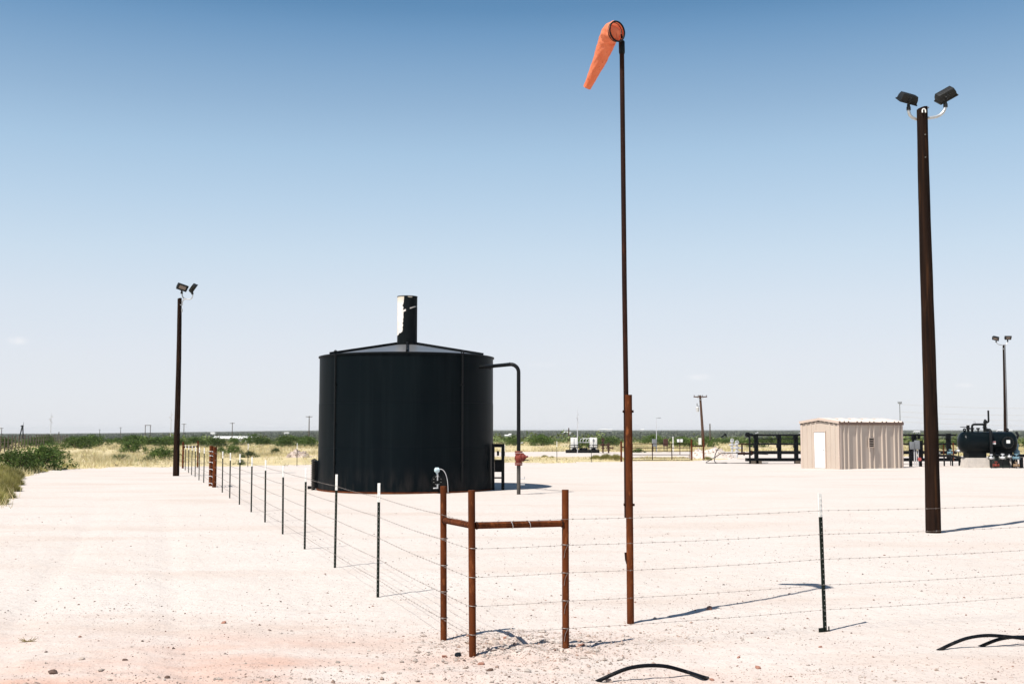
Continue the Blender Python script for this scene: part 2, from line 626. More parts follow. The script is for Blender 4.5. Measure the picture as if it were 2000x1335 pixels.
def ground_mat():
    m, nt, b, out = new_mat('dry_grassland')
    g = N(nt, 'ShaderNodeNewGeometry')
    sp = N(nt, 'ShaderNodeSeparateXYZ')
    nt.links.new(g.outputs['Position'], sp.inputs[0])

    def nf(scale, det, lo, hi):
        z = N(nt, 'ShaderNodeTexNoise')
        z.inputs['Scale'].default_value = scale
        z.inputs['Detail'].default_value = det
        nt.links.new(g.outputs['Position'], z.inputs['Vector'])
        r_ = N(nt, 'ShaderNodeMapRange')
        r_.inputs['From Min'].default_value = lo
        r_.inputs['From Max'].default_value = hi
        nt.links.new(z.outputs[0], r_.inputs[0])
        return r_.outputs[0], z.outputs[0]
    f1, n1 = nf(.25, 6, .35, .65)
    c = mixc(nt, f1, (.54, .45, .27), (.46, .38, .22))
    f2, n2 = nf(.09, 5, .52, .7)
    c = mixc(nt, math_(nt, 'MULTIPLY', f2, .8), c, (.44, .35, .26))
    f3, n3 = nf(1.4, 4, .5, .75)
    c = mixc(nt, math_(nt, 'MULTIPLY', f3, .5), c, (.16, .13, .06))
    ln = N(nt, 'ShaderNodeVectorMath')
    ln.operation = 'LENGTH'
    nt.links.new(g.outputs['Position'], ln.inputs[0])
    far = N(nt, 'ShaderNodeMapRange')
    far.inputs['From Min'].default_value = 260
    far.inputs['From Max'].default_value = 900
    nt.links.new(ln.outputs['Value'], far.inputs[0])
    f5, _ = nf(.012, 5, .4, .7)
    scrub = mixc(nt, f5, (.075, .085, .05), (.14, .14, .09))
    c = mixc(nt, far.outputs[0], c, scrub)
    nt.links.new(c, b.inputs['Base Color'])
    b.inputs['Roughness'].default_value = .97
    b.inputs['Specular IOR Level'].default_value = .03
    bump(nt, b, n3, .6, .08)
    return m


def leaf_mat(name, cols, trans=.25):
    m, nt, b, out = new_mat(name)
    g = N(nt, 'ShaderNodeNewGeometry')
    oi = N(nt, 'ShaderNodeObjectInfo')
    cr = N(nt, 'ShaderNodeValToRGB')
    e = cr.color_ramp.elements
    e[0].color = (*cols[0], 1)
    e[1].color = (*cols[-1], 1)
    for i, c in enumerate(cols[1:-1]):
        x = e.new((i + 1) / (len(cols) - 1))
        x.color = (*c, 1)
    nt.links.new(g.outputs['Random Per Island'], cr.inputs[0])
    hs = N(nt, 'ShaderNodeHueSaturation')
    mr = N(nt, 'ShaderNodeMapRange')
    mr.inputs['To Min'].default_value = .75
    mr.inputs['To Max'].default_value = 1.3
    nt.links.new(oi.outputs['Random'], mr.inputs[0])
    nz = N(nt, 'ShaderNodeTexNoise')
    nz.inputs['Scale'].default_value = .11
    nz.inputs['Detail'].default_value = 5
    nt.links.new(g.outputs['Position'], nz.inputs['Vector'])
    m2 = N(nt, 'ShaderNodeMapRange')
    m2.inputs['From Min'].default_value = .33
    m2.inputs['From Max'].default_value = .67
    m2.inputs['To Min'].default_value = .68
    m2.inputs['To Max'].default_value = 1.3
    nt.links.new(nz.outputs[0], m2.inputs[0])
    nt.links.new(math_(nt, 'MULTIPLY', mr.outputs[0], m2.outputs[0]), hs.inputs['Value'])
    nt.links.new(cr.outputs[0], hs.inputs['Color'])
    nt.links.new(hs.outputs[0], b.inputs['Base Color'])
    b.inputs['Roughness'].default_value = .7
    b.inputs['Specular IOR Level'].default_value = .15
    if trans:
        tr = N(nt, 'ShaderNodeBsdfTranslucent')
        nt.links.new(hs.outputs[0], tr.inputs[0])
        mx = N(nt, 'ShaderNodeMixShader')
        mx.inputs[0].default_value = trans
        nt.links.new(b.outputs[0], mx.inputs[1])
        nt.links.new(tr.outputs[0], mx.inputs[2])
        nt.links.new(mx.outputs[0], out.inputs[0])
    return m


def sock_mat():
    m, nt, b, out = new_mat('orange_windsock_fabric')
    f1, n1 = noise_fac(nt, 7, 5, (1, 1, .5), lo=.35, hi=.7)
    c = mixc(nt, f1, (.84, .31, .175), (.78, .235, .115))
    f2, n2 = noise_fac(nt, 38, 6, (1, 1, .5), lo=.60, hi=.72)
    c = mixc(nt, math_(nt, 'MULTIPLY', f2, .5), c, (.30, .06, .03))
    nt.links.new(c, b.inputs['Base Color'])
    b.inputs['Roughness'].default_value = .8
    b.inputs['Specular IOR Level'].default_value = .15
    f3, n3 = noise_fac(nt, 16, 3, (1, 2.2, .7))
    bump(nt, b, math_(nt, 'ADD', n1, n3), .8, .018)
    tr = N(nt, 'ShaderNodeBsdfTranslucent')
    nt.links.new(c, tr.inputs[0])
    mx = N(nt, 'ShaderNodeMixShader')
    mx.inputs[0].default_value = .34
    nt.links.new(b.outputs[0], mx.inputs[1])
    nt.links.new(tr.outputs[0], mx.inputs[2])
    nt.links.new(mx.outputs[0], out.inputs[0])
    return m


M_tank = tank_mat()
M_cal = caliche_mat()
M_ground = ground_mat()
M_leaf = leaf_mat('mesquite_leaves', [(.026, .054, .010), (.058, .100, .020), (.115, .155, .040)])
M_sage = leaf_mat('sage_leaves', [(.09, .12, .05), (.13, .16, .07), (.19, .20, .09)])
M_tuft = leaf_mat('yellow_green_grass', [(.19, .19, .05), (.30, .28, .085), (.46, .39, .16)])
M_dry = leaf_mat('dry_grass_blades', [(.54, .43, .22), (.68, .57, .33), (.76, .68, .44), (.48, .45, .19)], .35)
M_scrub = leaf_mat('far_scrub', [(.060, .085, .026), (.100, .135, .045), (.16, .185, .075)], 0)
M_far_scrub = leaf_mat('distant_scrub_leaves', [(.036, .048, .030), (.062, .074, .046), (.105, .115, .075)], 0)
M_sock = sock_mat()
M_pebble = simple('pebbles', (.42, .33, .27), (.30, .21, .17), 2.5, rough=.95, spec=.05, bmp=0)

# ------------------------------------------------------------------ the setting: ground, pad, road


def gz(x, y):
    """height of the terrain: level near the pad, dropping to a plain beyond"""
    x, y = np.asarray(x, float), np.asarray(y, float)
    r = np.hypot(x, y)
    a = np.where(y > 1, x / np.maximum(y, 1), 0)
    z = -5.0 * sstep(165, 420, r)
    z = z - np.maximum(r - 400, 0) * .0028 * sstep(-.12, -.42, a)
    z = z + fbm(x / 60, y / 60, 3, 5) * 1.0 * sstep(110, 260, r)
    return z


def gz1(x, y):
    return float(gz(np.array([x]), np.array([y]))[0])


# boundary of the white pad and road, as distance along each direction (a = x / y)
_bpx = np.array([-900, -400, -200, -60, 0, 40, 100, 160, 340, 620, 985, 1160, 1213, 1350, 1440, 1500, 1700, 2000, 2400, 3000])
_bpy = np.array([1700, 1380, 1210, 1060, 985, 933, 918, 914, 908.5, 906, 903, 902, 900.5, 899, 894, 890.5, 890, 890, 892, 900])
_ba = (_bpx - 1000) / F
_bd = CAMH * F / (_bpy - 838.0)


def pad_edge(x, y):
    a = x / np.maximum(y, .1)
    d = np.interp(a, _ba, _bd)
    return d * (1 + .05 * fbm(x / 2.5, y / 6, 4, 31) + .03 * fbm(x / .5, y / 1.2, 3, 33))


def pad_h(x, y):
    x, y = np.asarray(x, float), np.asarray(y, float)
    near = 1 - sstep(16, 45, np.hypot(x, y))
    z = fbm(x / 4.5, y / 4.5, 3, 3) * .05 + fbm(x / .55, y / .55, 4, 8) * .022 * near
    z = z + fbm(x / .13, y / .13, 3, 12) * .007 * near
    # rough crust along the crossing in front of the fence
    crust = sstep(11.3, 9.2, y) * sstep(3.2, -1.0, x)
    z = z + crust * (np.abs(fbm(x / .9 + .25 * y, y / .33, 4, 21)) * .085 - .018)
    # low rubbly heap at the foot of the corner brace
    heap = np.exp(-(((x - .15) / .75) ** 2 + ((y - 11.2) / .75) ** 2))
    z = z + heap * (.05 + fbm(x / .16, y / .16, 3, 41) * .07)
    # faint wheel ruts following the fence line on the left road
    s = x + .345 * y
    for c in (-.8, .9, -2.6):
        z = z - .02 * np.exp(-((s - c + .25 * np.sin(y / 6)) / .22) ** 2) * near
    return z


def polar_grid(r0, r1, nr, a0, a1, na):
    rr = r0 * (r1 / r0) ** (np.arange(nr) / (nr - 1))
    aa = np.linspace(a0, a1, na)
    rg, ag = np.meshgrid(rr, aa, indexing='ij')
    x, y = rg * np.sin(ag), rg * np.cos(ag)
    i = (np.arange(nr - 1)[:, None] * na + np.arange(na - 1)[None, :]).ravel()
    return x.ravel(), y.ravel(), np.stack([i, i + 1, i + na + 1, i + na], 1)


# ground: one sheet, sunk a little beneath the pad
x, y, f = polar_grid(1.5, 14000, 190, -math.pi, math.pi, 241)
z = gz(x, y)
inside = (y > 0) & (y < pad_edge(x, y) - .5)
z = z - .09 * np.where(inside | ((np.hypot(x, y) < 30) & (y <= 0)), 1, 0)
V = np.stack([x, y, z], 1)
V = np.vstack([V, [[0, 0, -.09]]])
ground = raw_obj('ground', V, f[:, ::-1], M_ground, True)
setting(ground, 'dry grassland plain running out to the horizon')

# pad and road of white crushed caliche
x, y, f = polar_grid(2.5, 96, 560, R(-62), R(62), 640)
e = pad_edge(x, y)
out_amt = y - e
z = pad_h(x, y)
z = np.where(out_amt > 0, z - .25 * sstep(0, .035 * np.maximum(e, 1), out_amt), z)
keep_v = out_amt < .08 * np.maximum(e, 1) + .2
keep = keep_v[f].all(1)
pad = raw_obj('caliche_pad', np.stack([x, y, z], 1), f[keep][:, ::-1], M_cal, True)
setting(pad, 'white crushed caliche pad and road, glaring in the sun')


# dirt lane between the back fence and the scrub
def strip(name, px0, px1, pyn, pyf, m, label):
    n, k = 120, 8
    vs = []
    for j in range(k):
        for i in range(n):
            px = px0 + (px1 - px0) * i / (n - 1)
            t = j / (k - 1)
            py = pyn(px) * (1 - t) + pyf(px) * t
            p = gp(px, py)
            w = float(fbm(np.array([p.x / 3]), np.array([t * 3]), 3, 5)[0]) * 4
            yy = p.y + w * (1 if j in (0, k - 1) else .3)
            zz = .035 if 0 < j < k - 1 and 0 < i < n - 1 else -.05
            vs.append((p.x * yy / p.y, yy, gz1(p.x, yy) + zz))
    i = (np.arange(k - 1)[:, None] * n + np.arange(n - 1)[None, :]).ravel()
    o = raw_obj(name, np.array(vs), np.stack([i, i + 1, i + n + 1, i + n], 1), m, True)
    return setting(o, label)


strip('dirt_lane', 800, 1760, lambda p: 892.5 + .5 * math.sin(p / 60), lambda p: 881 + .8 * math.sin(p / 47), M_cal,
      'pale dirt lane beyond the back fence')

# ------------------------------------------------------------------ the black tank
TX, TY, TR = wp(793.5, 900, 40.6).x, 40.6, 3.09
TH = 4.62
tank = thing('storage_tank', 'large black steel storage tank with a peeling stack on its cone roof', 'storage tank', (TX, TY, 0))
M_stack = stack_mat(.355)
apex = .50
# shell in three courses, each plate course a little inside the one below so the girth seams show
zs = [0.03, 1.48, 3.0, TH]
for k in range(3):
    mb = MB()
    r = TR - .006 * k
    mb.lathe([(r, zs[k]), (r, zs[k + 1] - .012)] + [(r - .012, zs[k + 1] - .004), (r - .012, zs[k + 1] + .004)], 160)
    mb.build('shell_course', M_tank, tank)
mb = MB()
mb.lathe([(TR + .05, 0.0), (TR + .05, .045), (TR - .04, .045)], 120)
mb.build('base_flange', M_rust, tank)
mb = MB()
mb.lathe([(TR - .02, TH - .015), (TR + .028, TH - .015), (TR + .028, TH + .03), (TR - .03, TH + .045)], 160)
mb.build('top_rim', M_black, tank)
# cone roof as separate sheets between radial stiffeners
NR = 6
RA = -math.pi / 2 + .092
roof_m = simple('roof_sheen_grey', (.085, .089, .094), (.115, .118, .122), 1.5, rough=.4, spec=.5)  # black paint greyed: the sky's sheen is put into the base colour
for k in range(NR):
    a0, a1 = 2 * math.pi * k / NR + .008 + RA, 2 * math.pi * (k + 1) / NR - .008 + RA
    vs, fs = [], []
    for t in range(9):
        a = a0 + (a1 - a0) * t / 8
        for rr, zz in ((TR - .02, TH + .02), (.42, TH + apex - .02)):
            vs.append((rr * math.cos(a), rr * math.sin(a), zz))
            vs.append((rr * math.cos(a), rr * math.sin(a), zz - .02))
    for t in range(8):
        o = t * 4
        fs += [(o, o + 4, o + 6, o + 2), (o + 1, o + 3, o + 7, o + 5), (o, o + 1, o + 5, o + 4), (o + 2, o + 6, o + 7, o + 3)]
    fs += [(0, 2, 3, 1), (32, 33, 35, 34)]
    MB().add(vs, fs).build('roof_sheet', roof_m, tank)
for k in range(NR):
    a = 2 * math.pi * k / NR + RA
    c, s = math.cos(a), math.sin(a)
    mb = MB()
    mb.beam((c * (TR - .06), s * (TR - .06), TH + .06), (c * .42, s * .42, TH + apex + .015), .07, .11)
    mb.build('roof_stiffener', M_black, tank)
# stack
st_z = TH + apex - .02
mb = MB()
mb.lathe([(.40, 0), (.47, 0), (.47, .05), (.40, .05)], 40)
mb.lathe([(.40, -.12), (.40, .0)], 40)
mb.build('stack_flange', M_black, tank, (0, 0, st_z))
mb = MB()
SH = wp(793, 577, 40.6 - .35).z - st_z
mb.lathe([(.357, .03), (.357, SH), (.345, SH), (.345, SH - .6)], 64)
stack = mb.build('stack', M_stack, tank, (0, 0, st_z))
mb = MB()
mb.lathe([(.357, SH - .015), (.366, SH - .015), (.366, SH + .006), (.345, SH + .006)], 64)
mb.build('stack_rim', M_black, stack)
# hanging rods with lifting eyes
for px in (652, 903):
    dx = wp(px, 800, 38.2).x - TX
    dy = -math.sqrt((TR + .03) ** 2 - dx * dx)
    mb = MB()
    mb.tube([(dx, dy, .35), (dx, dy, TH + .02)], .026, 8)
    mb.torus((dx, dy + .02, TH + .08), (dy, -dx, 0), .06, .02, 16, 6)
    mb.build('hanging_rod', M_black_pipe, tank)
    for zz in (1.0, 2.3, 3.6):
        MB().box((dx * .993, dy * .993, zz), (.12, .10, .05), Euler((0, 0, math.atan2(dy, dx) + math.pi / 2))).build('rod_bracket', M_black, tank)
# clean-out door on the left silhouette
a = math.radians(180 + 4)
ux, uy = math.cos(a), math.sin(a)
rotz = Euler((0, 0, a))
mb = MB()
mb.box((ux * (TR + .07), uy * (TR + .07), .52), (.16, .74, .96), rotz)
co = mb.build('cleanout_door', M_black, tank)
mb = MB()
mb.box((ux * (TR + .165), uy * (TR + .165), .52), (.04, .92, 1.08), rotz)
mb.build('cleanout_cover', M_pipe_grey, co)
mb = MB()
for i in range(16):
    for sgn in (-1, 1):
        lv = sgn * .43
        mb.disc((ux * (TR + .15) - uy * lv, uy * (TR + .15) + ux * lv, .06 + i * .062), (ux, uy, 0), .016, .12, 6)
for i in range(10):
    lv = -.38 + i * .085
    mb.disc((ux * (TR + .15) - uy * lv, uy * (TR + .15) + ux * lv, 1.02), (ux, uy, 0), .016, .12, 6)
build_each(mb, 'bolt', M_pipe_grey, co)
mb = MB()
mb.tube([(ux * (TR + .1), uy * (TR + .1) - .2, .07), (ux * (TR + .33), uy * (TR + .33) - .22, .07)], .055, 12)
mb.build('drain_stub', M_black_pipe, co)
# nozzle with bolted flange and level transmitter, front right of centre
dx = wp(849, 943, 37.7).x - TX
dy = -math.sqrt(TR ** 2 - dx * dx)
nd = Vector((dx, dy, 0)).normalized()
ctr = Vector((dx, dy, .43))
mb = MB()
mb.tube([ctr - nd * .03, ctr + nd * .16], .085, 18)
mb.disc(ctr + nd * .17, nd, .17, .045, 24)
mb.disc(ctr + nd * .22, nd, .17, .04, 24)
noz = mb.build('nozzle', M_black_pipe, tank)
side = nd.cross(Vector((0, 0, 1)))
for k in range(8):
    a = 2 * math.pi * (k + .5) / 8
    c = ctr + nd * .2 + (side * math.cos(a) + Vector((0, 0, 1)) * math.sin(a)) * .135
    MB().disc(c, nd, .016, .14, 6).build('bolt', M_stud, noz)
mb = MB()
p0 = ctr + nd * .27
mb.tube([p0 + Vector((0, 0, .0)), p0 + Vector((0, 0, .24))], .022, 10)
mb.disc(p0 + Vector((0, 0, .15)), (0, 0, 1), .034, .05, 8)
mb.tube([p0 - Vector((0, 0, .12)), p0 - Vector((0, 0, .26))], .028, 10)
mb.tube([p0 - Vector((0, 0, .24)), p0 - Vector((.14, 0, .25))], .02, 8)
trn = mb.build('level_transmitter', M_galv, tank)
mb = MB()
hc = p0 + Vector((-.02, 0, .34))
mb.tube([hc - side * .08, hc - side * .05, hc + side * .05, hc + side * .08], [.05, .085, .085, .05], 18)
mb.tube([hc, hc - Vector((0, 0, .13))], [.05, .028], 12)
mb.build('transmitter_head', simple('transmitter_blue', (.50, .62, .66), (.44, .56, .6), 8, rough=.4, bmp=0), trn)
mb = MB()
q0 = hc + Vector((.07, 0, .03))
pts = []
for i in range(15):
    t = i / 14
    pts.append(q0 + Vector((.30 * math.sin(t * math.pi / 2), -.03 * t, .04 * math.sin(t * math.pi) - .75 * t * t)))
mb.tube(pts, .010, 8)
mb.build('conduit', M_mast, trn)

# fill line with red valve standing right of the tank
PY = 36.9
pb = wp(1013, 962, PY)
fl = thing('fill_line', 'tall black pipe bending down from the tank to a red valve', 'pipe', (pb.x, PY, 0))
ztop = wp(1013, 711, PY).z
sx = wp(952, 710, 38.6)
start = Vector((sx.x - pb.x - .25, sx.y - PY + .1, ztop))
end_h = Vector((-.26, .05, ztop))
mb = MB()
pts = [start, start.lerp(end_h, .5), end_h]
for i in range(1, 9):
    t = i / 8 * math.pi / 2
    pts.append(Vector((-.26 + .26 * math.sin(t), .05 - .05 * math.sin(t), ztop - .26 * (1 - math.cos(t)))))
zv = wp(1013, 880, PY).z
pts.append(Vector((0, 0, zv)))
mb.tube(pts, .062, 18)
mb.disc(start + Vector((.35, -.03, 0)), (1, 0, 0), .085, .05, 18)
mb.disc((-.30, .06, ztop), (1, 0, 0), .068, .03, 18)
mb.build('black_pipe', M_black_pipe, fl)
zb = wp(1013, 908, PY).z
mb = MB()
mb.tube([(0, 0, -.1), (0, 0, zb)], .062, 16)
mb.build('grey_standpipe', M_pipe_grey, fl)
mb = MB()
mb.disc((0, 0, zv - .03), (0, 0, 1), .125, .05, 20)
mb.disc((0, 0, zv - .09), (0, 0, 1), .12, .045, 20)
mb.disc((0, 0, zb + .02), (0, 0, 1), .12, .05, 20)
mb.disc((0, 0, zb + .08), (0, 0, 1), .125, .045, 20)
zc = (zv + zb) / 2
mb.tube([(0, 0, zb + .09), (0, 0, zb + .14), (0, 0, zc), (0, 0, zv - .14), (0, 0, zv - .1)], [.085, .11, .135, .11, .085], 20)
val = mb.build('red_valve', M_red_valve, fl)
mb = MB()
vd = Vector((.82, -.57, .12)).normalized()
c0 = Vector((0, 0, zc + .01))
mb.tube([c0, c0 + vd * .12, c0 + vd * .13, c0 + vd * .17, c0 + vd * .18, c0 + vd * .25, c0 + vd * .27, c0 + vd * .36], [.12, .12, .14, .14, .10, .075, .035, .028], 18)
mb.build('valve_bonnet', M_red_valve, val)
mb = MB()
mb.beam(c0 + vd * .2 + Vector((0, 0, -.1)), c0 + vd * .38 + Vector((.0, 0, -.11)), .03, .025)
mb.build('valve_handle', M_black_pipe, val)
for zz in (.52, .33):
    mb = MB()
    mb.tube([(.05, -.01, zz), (.19, -.03, zz)], .014, 8)
    mb.tube([(.19, -.03, zz - .02), (.19, -.03, zz + .07)], .012, 8)
    mb.build('sample_cock', M_galv, fl)
mb = MB()
mb.tube([(.06, 0, zv + .25), (.14, 0, zv + .27)], .014, 8)
mb.build('sample_cock', M_galv, fl)

# black panel stand behind the tank
P1 = 39.9
s0 = wp(971, 905, P1)
ps = thing('panel_stand', 'black steel panel stand half hidden behind the right of the tank', 'panel stand', (s0.x, P1, 0))
zt = wp(971, 866, P1).z
mb = MB()
mb.box((-.14, 0, zt / 2), (.10, .1, zt))
mb.box((.20, 0, zt / 2), (.11, .1, zt))
build_each(mb, 'upright', M_black, ps)
mb = MB()
mb.box((.03, .0, zt - .06), (.24, .06, .12))
mb.box((.03, .02, (zt - .55 + .62) / 2), (.235, .05, zt - .55 - .62))
build_each(mb, 'panel_plate', M_black, ps)
MB().box((.03, 0, .42), (.235, .05, .05)).build('cross_bar', M_black, ps)
MB().box((.03, -.03, zt - .33), (.08, .10, .16)).build('gauge_box', M_black, ps)

# ------------------------------------------------------------------ corner brace of rusty pipe
C0 = gp(923, 1285)
Cl = gp(866.5, 1248.5)
Cr = gp(1105, 1271)
PR = .033
WIRE_Z = (.22, .475, .74, 1.00, 1.245)
brace = thing('corner_brace', 'rusty welded pipe corner brace of three posts at the fence corner', 'fence brace', (C0.x, C0.y, 0))


def pipe_post(parent, p, top, r, name='post', m=M_rust, lean=(0, 0), n=20):
    mb = MB()
    a = Vector(p)
    b = a + Vector((lean[0], lean[1], top))
    mb.tube([a - Vector((0, 0, .12)), a + Vector((0, 0, .02)), a.lerp(b, .5), b], r, n, False)
    # rolled pipe end: a small wall thickness and a recessed cap
    mb.tube([b + Vector((0, 0, -.004)), b + Vector((0, 0, .002)), b + Vector((0, 0, .002))], [r, r, r * .86], n, True)
    return mb.build(name, m, parent)


rel = lambda q: Vector((q.x - C0.x, q.y - C0.y, 0))
pipe_post(brace, (0, 0, 0), wp(921, 957, C0.y).z, PR, lean=(wp(921, 957, C0.y).x - C0.x, 0))
pipe_post(brace, rel(Cl), wp(866, 949, Cl.y).z, PR * .98, lean=(wp(866, 949, Cl.y).x - Cl.x, 0))
pipe_post(brace, rel(Cr), wp(1104, 956, Cr.y).z, PR, lean=(wp(1104, 956, Cr.y).x - Cr.x, 0))
zr = wp(921, 1026, C0.y).z
for q in (Cl, Cr):
    d = rel(q)
    u = d.normalized()
    zr2 = wp(1105 if q is Cr else 867, 1021.5 if q is Cr else 1015, q.y).z
    mb = MB()
    mb.tube([u * PR * .8 + Vector((0, 0, zr)), d - u * PR * .8 + Vector((0, 0, zr2))], .031, 18, False)
    rail = mb.build('rail', M_rust, brace)
    mb = MB()
    mb.torus(u * (PR + .004) + Vector((0, 0, zr)), u, .032, .006, 18, 6)
    mb.torus(d - u * (PR + .004) + Vector((0, 0, zr2)), u, .032, .006, 18, 6)
    build_each(mb, 'weld_bead', M_rust_dark, rail)
    if q is Cr:
        for t in (.41, .60):
            mb = MB()
            c = d * t + Vector((0, 0, zr + (zr2 - zr) * t))
            mb.torus(c, u + Vector((0, 0, .25)), .034, .0035, 18, 5)
            mb.build('wire_tie', M_galv, rail)
for q, h in ((C0, 0), (Cl, 0), (Cr, 0)):
    for k, zz in enumerate(WIRE_Z[:4]):
        mb = MB()
        d = rel(q)
        mb.torus(d + Vector((0, 0, zz + .005 * (k % 2))), (.06, -.03, 1), PR + .004, .0035, 20, 5)
        if q is Cr:
            mb.tube([d + Vector((.02, -PR - .004, zz)), d + Vector((-.005, -PR - .006, zz - .05)), d + Vector((-.015, -PR - .005, zz - .12))], .0025, 5)
        mb.build('wire_tie', M_wire, brace)


# ------------------------------------------------------------------ steel T posts and barbed wire
def tpost_meshes(h, tip, rough_tip=False):
    """flange faces local -Y with studs on it, stem behind"""
    def bar(z0, z1):
        mb = MB()
        mb.box((0, 0, (z0 + z1) / 2), (.036, .006, z1 - z0))
        mb.box((0, .019, (z0 + z1) / 2), (.006, .032, z1 - z0))
        return mb
    body = bar(-.1, h - tip)
    st = MB()
    zz = .05
    while zz < h - tip - .02:
        st.box((0, -.007, zz), (.008, .008, .011))
        zz += .054
    tp = bar(h - tip, h)
    zz = h - tip + .03
    while zz < h - .02:
        tp.box((0, -.007, zz), (.008, .008, .011))
        zz += .054
    return body.mesh('post_body', M_green_post, False), st.mesh('stud_row', M_stud, False), tp.mesh('white_tip', M_white_paint, False)


TP = tpost_meshes(1.43, .24)


def tpost(fence, p, yaw, hs=1.0, lean=0.0, tipk=TP):
    r = bpy.data.objects.new('steel_post', tipk[0])
    r.location = p
    r.rotation_euler = (random.uniform(-.012, .012), lean, yaw)
    r.scale = (1, 1, hs)
    r.parent = fence
    COL.objects.link(r)
    for me, nm in ((tipk[1], 'stud_row'), (tipk[2], 'white_tip')):
        o = bpy.data.objects.new(nm, me)
        o.parent = r
        if nm == 'stud_row':
            o['kind'] = 'stuff'
        COL.objects.link(o)
    return r


def barbed(fence, pts, step=.125, r=.0015, barbs=True, name='barbed_wire', sag=.012):
    """two twisted strands with four-point barbs"""
    mb = MB()
    P = []
    for a, b in zip(pts[:-1], pts[1:]):
        n = max(2, int((b - a).length / .35))
        for i in range(n):
            t = i / n
            q = a.lerp(b, t)
            q.z -= sag * 4 * t * (1 - t) * min(1, (b - a).length / 3)
            P.append(q)
    P.append(pts[-1])
    mb.tube(P, r, 5)
    if barbs:
        L = 0
        rr = random.Random(3)
        for a, b in zip(P[:-1], P[1:]):
            d = (b - a)
            n = int((L + d.length) / step) - int(L / step)
            for i in range(n):
                q = a.lerp(b, (i + .5) / n)
                u = d.normalized()
                s = u.cross(Vector((0, 0, 1))).normalized()
                t = rr.uniform(0, 3.1)
                w = s * math.cos(t) + Vector((0, 0, 1)) * math.sin(t)
                w2 = s * -math.sin(t) + Vector((0, 0, 1)) * math.cos(t)
                mb.tube([q - w * .011 - u * .006, q + w * .011 + u * .002], .0012, 4)
                mb.tube([q - w2 * .011 + u * .008, q + w2 * .011 + u * .004], .0012, 4)
                mb.tube([q - u * .009, q + u * .009], .0028, 5)
            L += d.length
    return mb.build(name, M_wire, fence)


# left run of the fence
lf = thing('barbed_wire_fence', 'barbed wire fence on steel posts running away to the left', 'fence', (Cl.x, Cl.y, 0))
left_px = [(738, 1164), (654, 1110), (595, 1071), (552, 1042), (517.5, 1019.5), (490.5, 1000.5), (467.5, 986), (448.5, 973), (434, 961.5)]
left_far = [(397.8, 941.5), (388.5, 936.5), (381, 929.8), (374, 926), (368, 922.4), (361.6, 918.4)]
tops = [943, 926, 914, 909, 898, 892, 886, 884, 881]
line = [Cl]
for (px, py), ty in zip(left_px, tops):
    g = gp(px, py)
    h = wp(px, ty, g.y).z
    line.append(g)
    tpost(lf, Vector((g.x - Cl.x, g.y - Cl.y, 0)), math.atan2(-.945, -.32) + math.pi / 2, h / 1.43, random.uniform(-.008, .008))
Bp = gp(418.5, 951)          # brace pair, nearer post
Bp2 = gp(411.5, 948)
line.append(Bp)
for (px, py) in left_far:
    g = gp(px, py)
    line.append(g)
    h = wp(px, {397.8: 874, 388.5: 873, 381: 871, 374: 870, 368: 869, 361.6: 868}[px], g.y).z
    tpost(lf, Vector((g.x - Cl.x, g.y - Cl.y, 0)), math.atan2(-.945, -.32) + math.pi / 2, h / 1.43)
FC = gp(357, 913.5)
FC2 = gp(386, 911.5)
line.append(FC)
off = Vector((Cl.x, Cl.y, 0))
for zz in WIRE_Z:
    # from the corner post past the second brace post along the whole run
    side = Vector((-.94, -.33, 0)) * (PR + .003)
    pts = [Vector((C0.x, C0.y, zz)) + side - off] + [Vector((p.x, p.y, zz)) + (side if i == 0 else Vector((-.94, -.33, 0)) * .012) - off for i, p in enumerate(line)]
    barbed(lf, pts)

# right run
rf = thing('barbed_wire_fence', 'barbed wire fence crossing the right foreground on one steel post', 'fence', (Cr.x, Cr.y, 0))
off = Vector((Cr.x, Cr.y, 0))
g1 = gp(1612, 1232)
h1 = wp(1608, 963, g1.y).z
TP2 = tpost_meshes(h1, .245)
yaw = math.atan2(1.06, 2.75)
tp = tpost(rf, g1 - off, yaw, 1.0, -.016, TP2)
mb = MB()
mb.box((-.045, 0, .01), (.075, .006, .06))
mb.box((.045, 0, .014), (.012, .008, .07))
mb.box((.03, 0, .0), (.05, .006, .02))
mb.build('anchor_plate', M_green_post, tp)
g2 = g1 + Vector((2.75, 1.06, 0)) * 1.05
tpost(rf, g2 - off, yaw, 1.0, 0.01, TP2)
for i, zz in enumerate(WIRE_Z):
    fr = Vector((.36, -.93, 0)) * (PR + .003)
    pts = [Vector((C0.x, C0.y, zz)) + fr - off, Vector((Cr.x, Cr.y, zz)) + fr - off, Vector((g1.x, g1.y - .012, zz + .005)) - off, Vector((g2.x, g2.y - .012, zz)) - off]
    barbed(rf, pts)


# pair of brace posts part way along the left fence
bp = thing('brace_post_pair', 'close pair of rusty brace posts laced with wire, midway along the fence', 'fence brace', (Bp.x, Bp.y, 0))
h = wp(419, 872, Bp.y).z
pipe_post(bp, (0, 0, 0), h, .075, n=16)
d2 = Vector((Bp2.x - Bp.x, Bp2.y - Bp.y, 0))
pipe_post(bp, d2, h + .02, .075, n=16)
u = d2.normalized()
mb = MB()
mb.tube([u * .06 + Vector((0, 0, 1.2)), d2 - u * .06 + Vector((0, 0, 1.2))], .035, 12, False)
mb.build('rail', M_rust, bp)
for zz in (.1, .36, .62, .88, 1.12, 1.28):
    mb = MB()
    mb.torus(d2 + Vector((0, 0, zz)), (0, 0, 1), .081, .012, 18, 6)
    mb.tube([d2 + Vector((.05, -.08, zz)), Vector((-.05, -.085, zz))], .010, 6)
    mb.build('wire_wrap', M_mast, bp)
mb = MB()
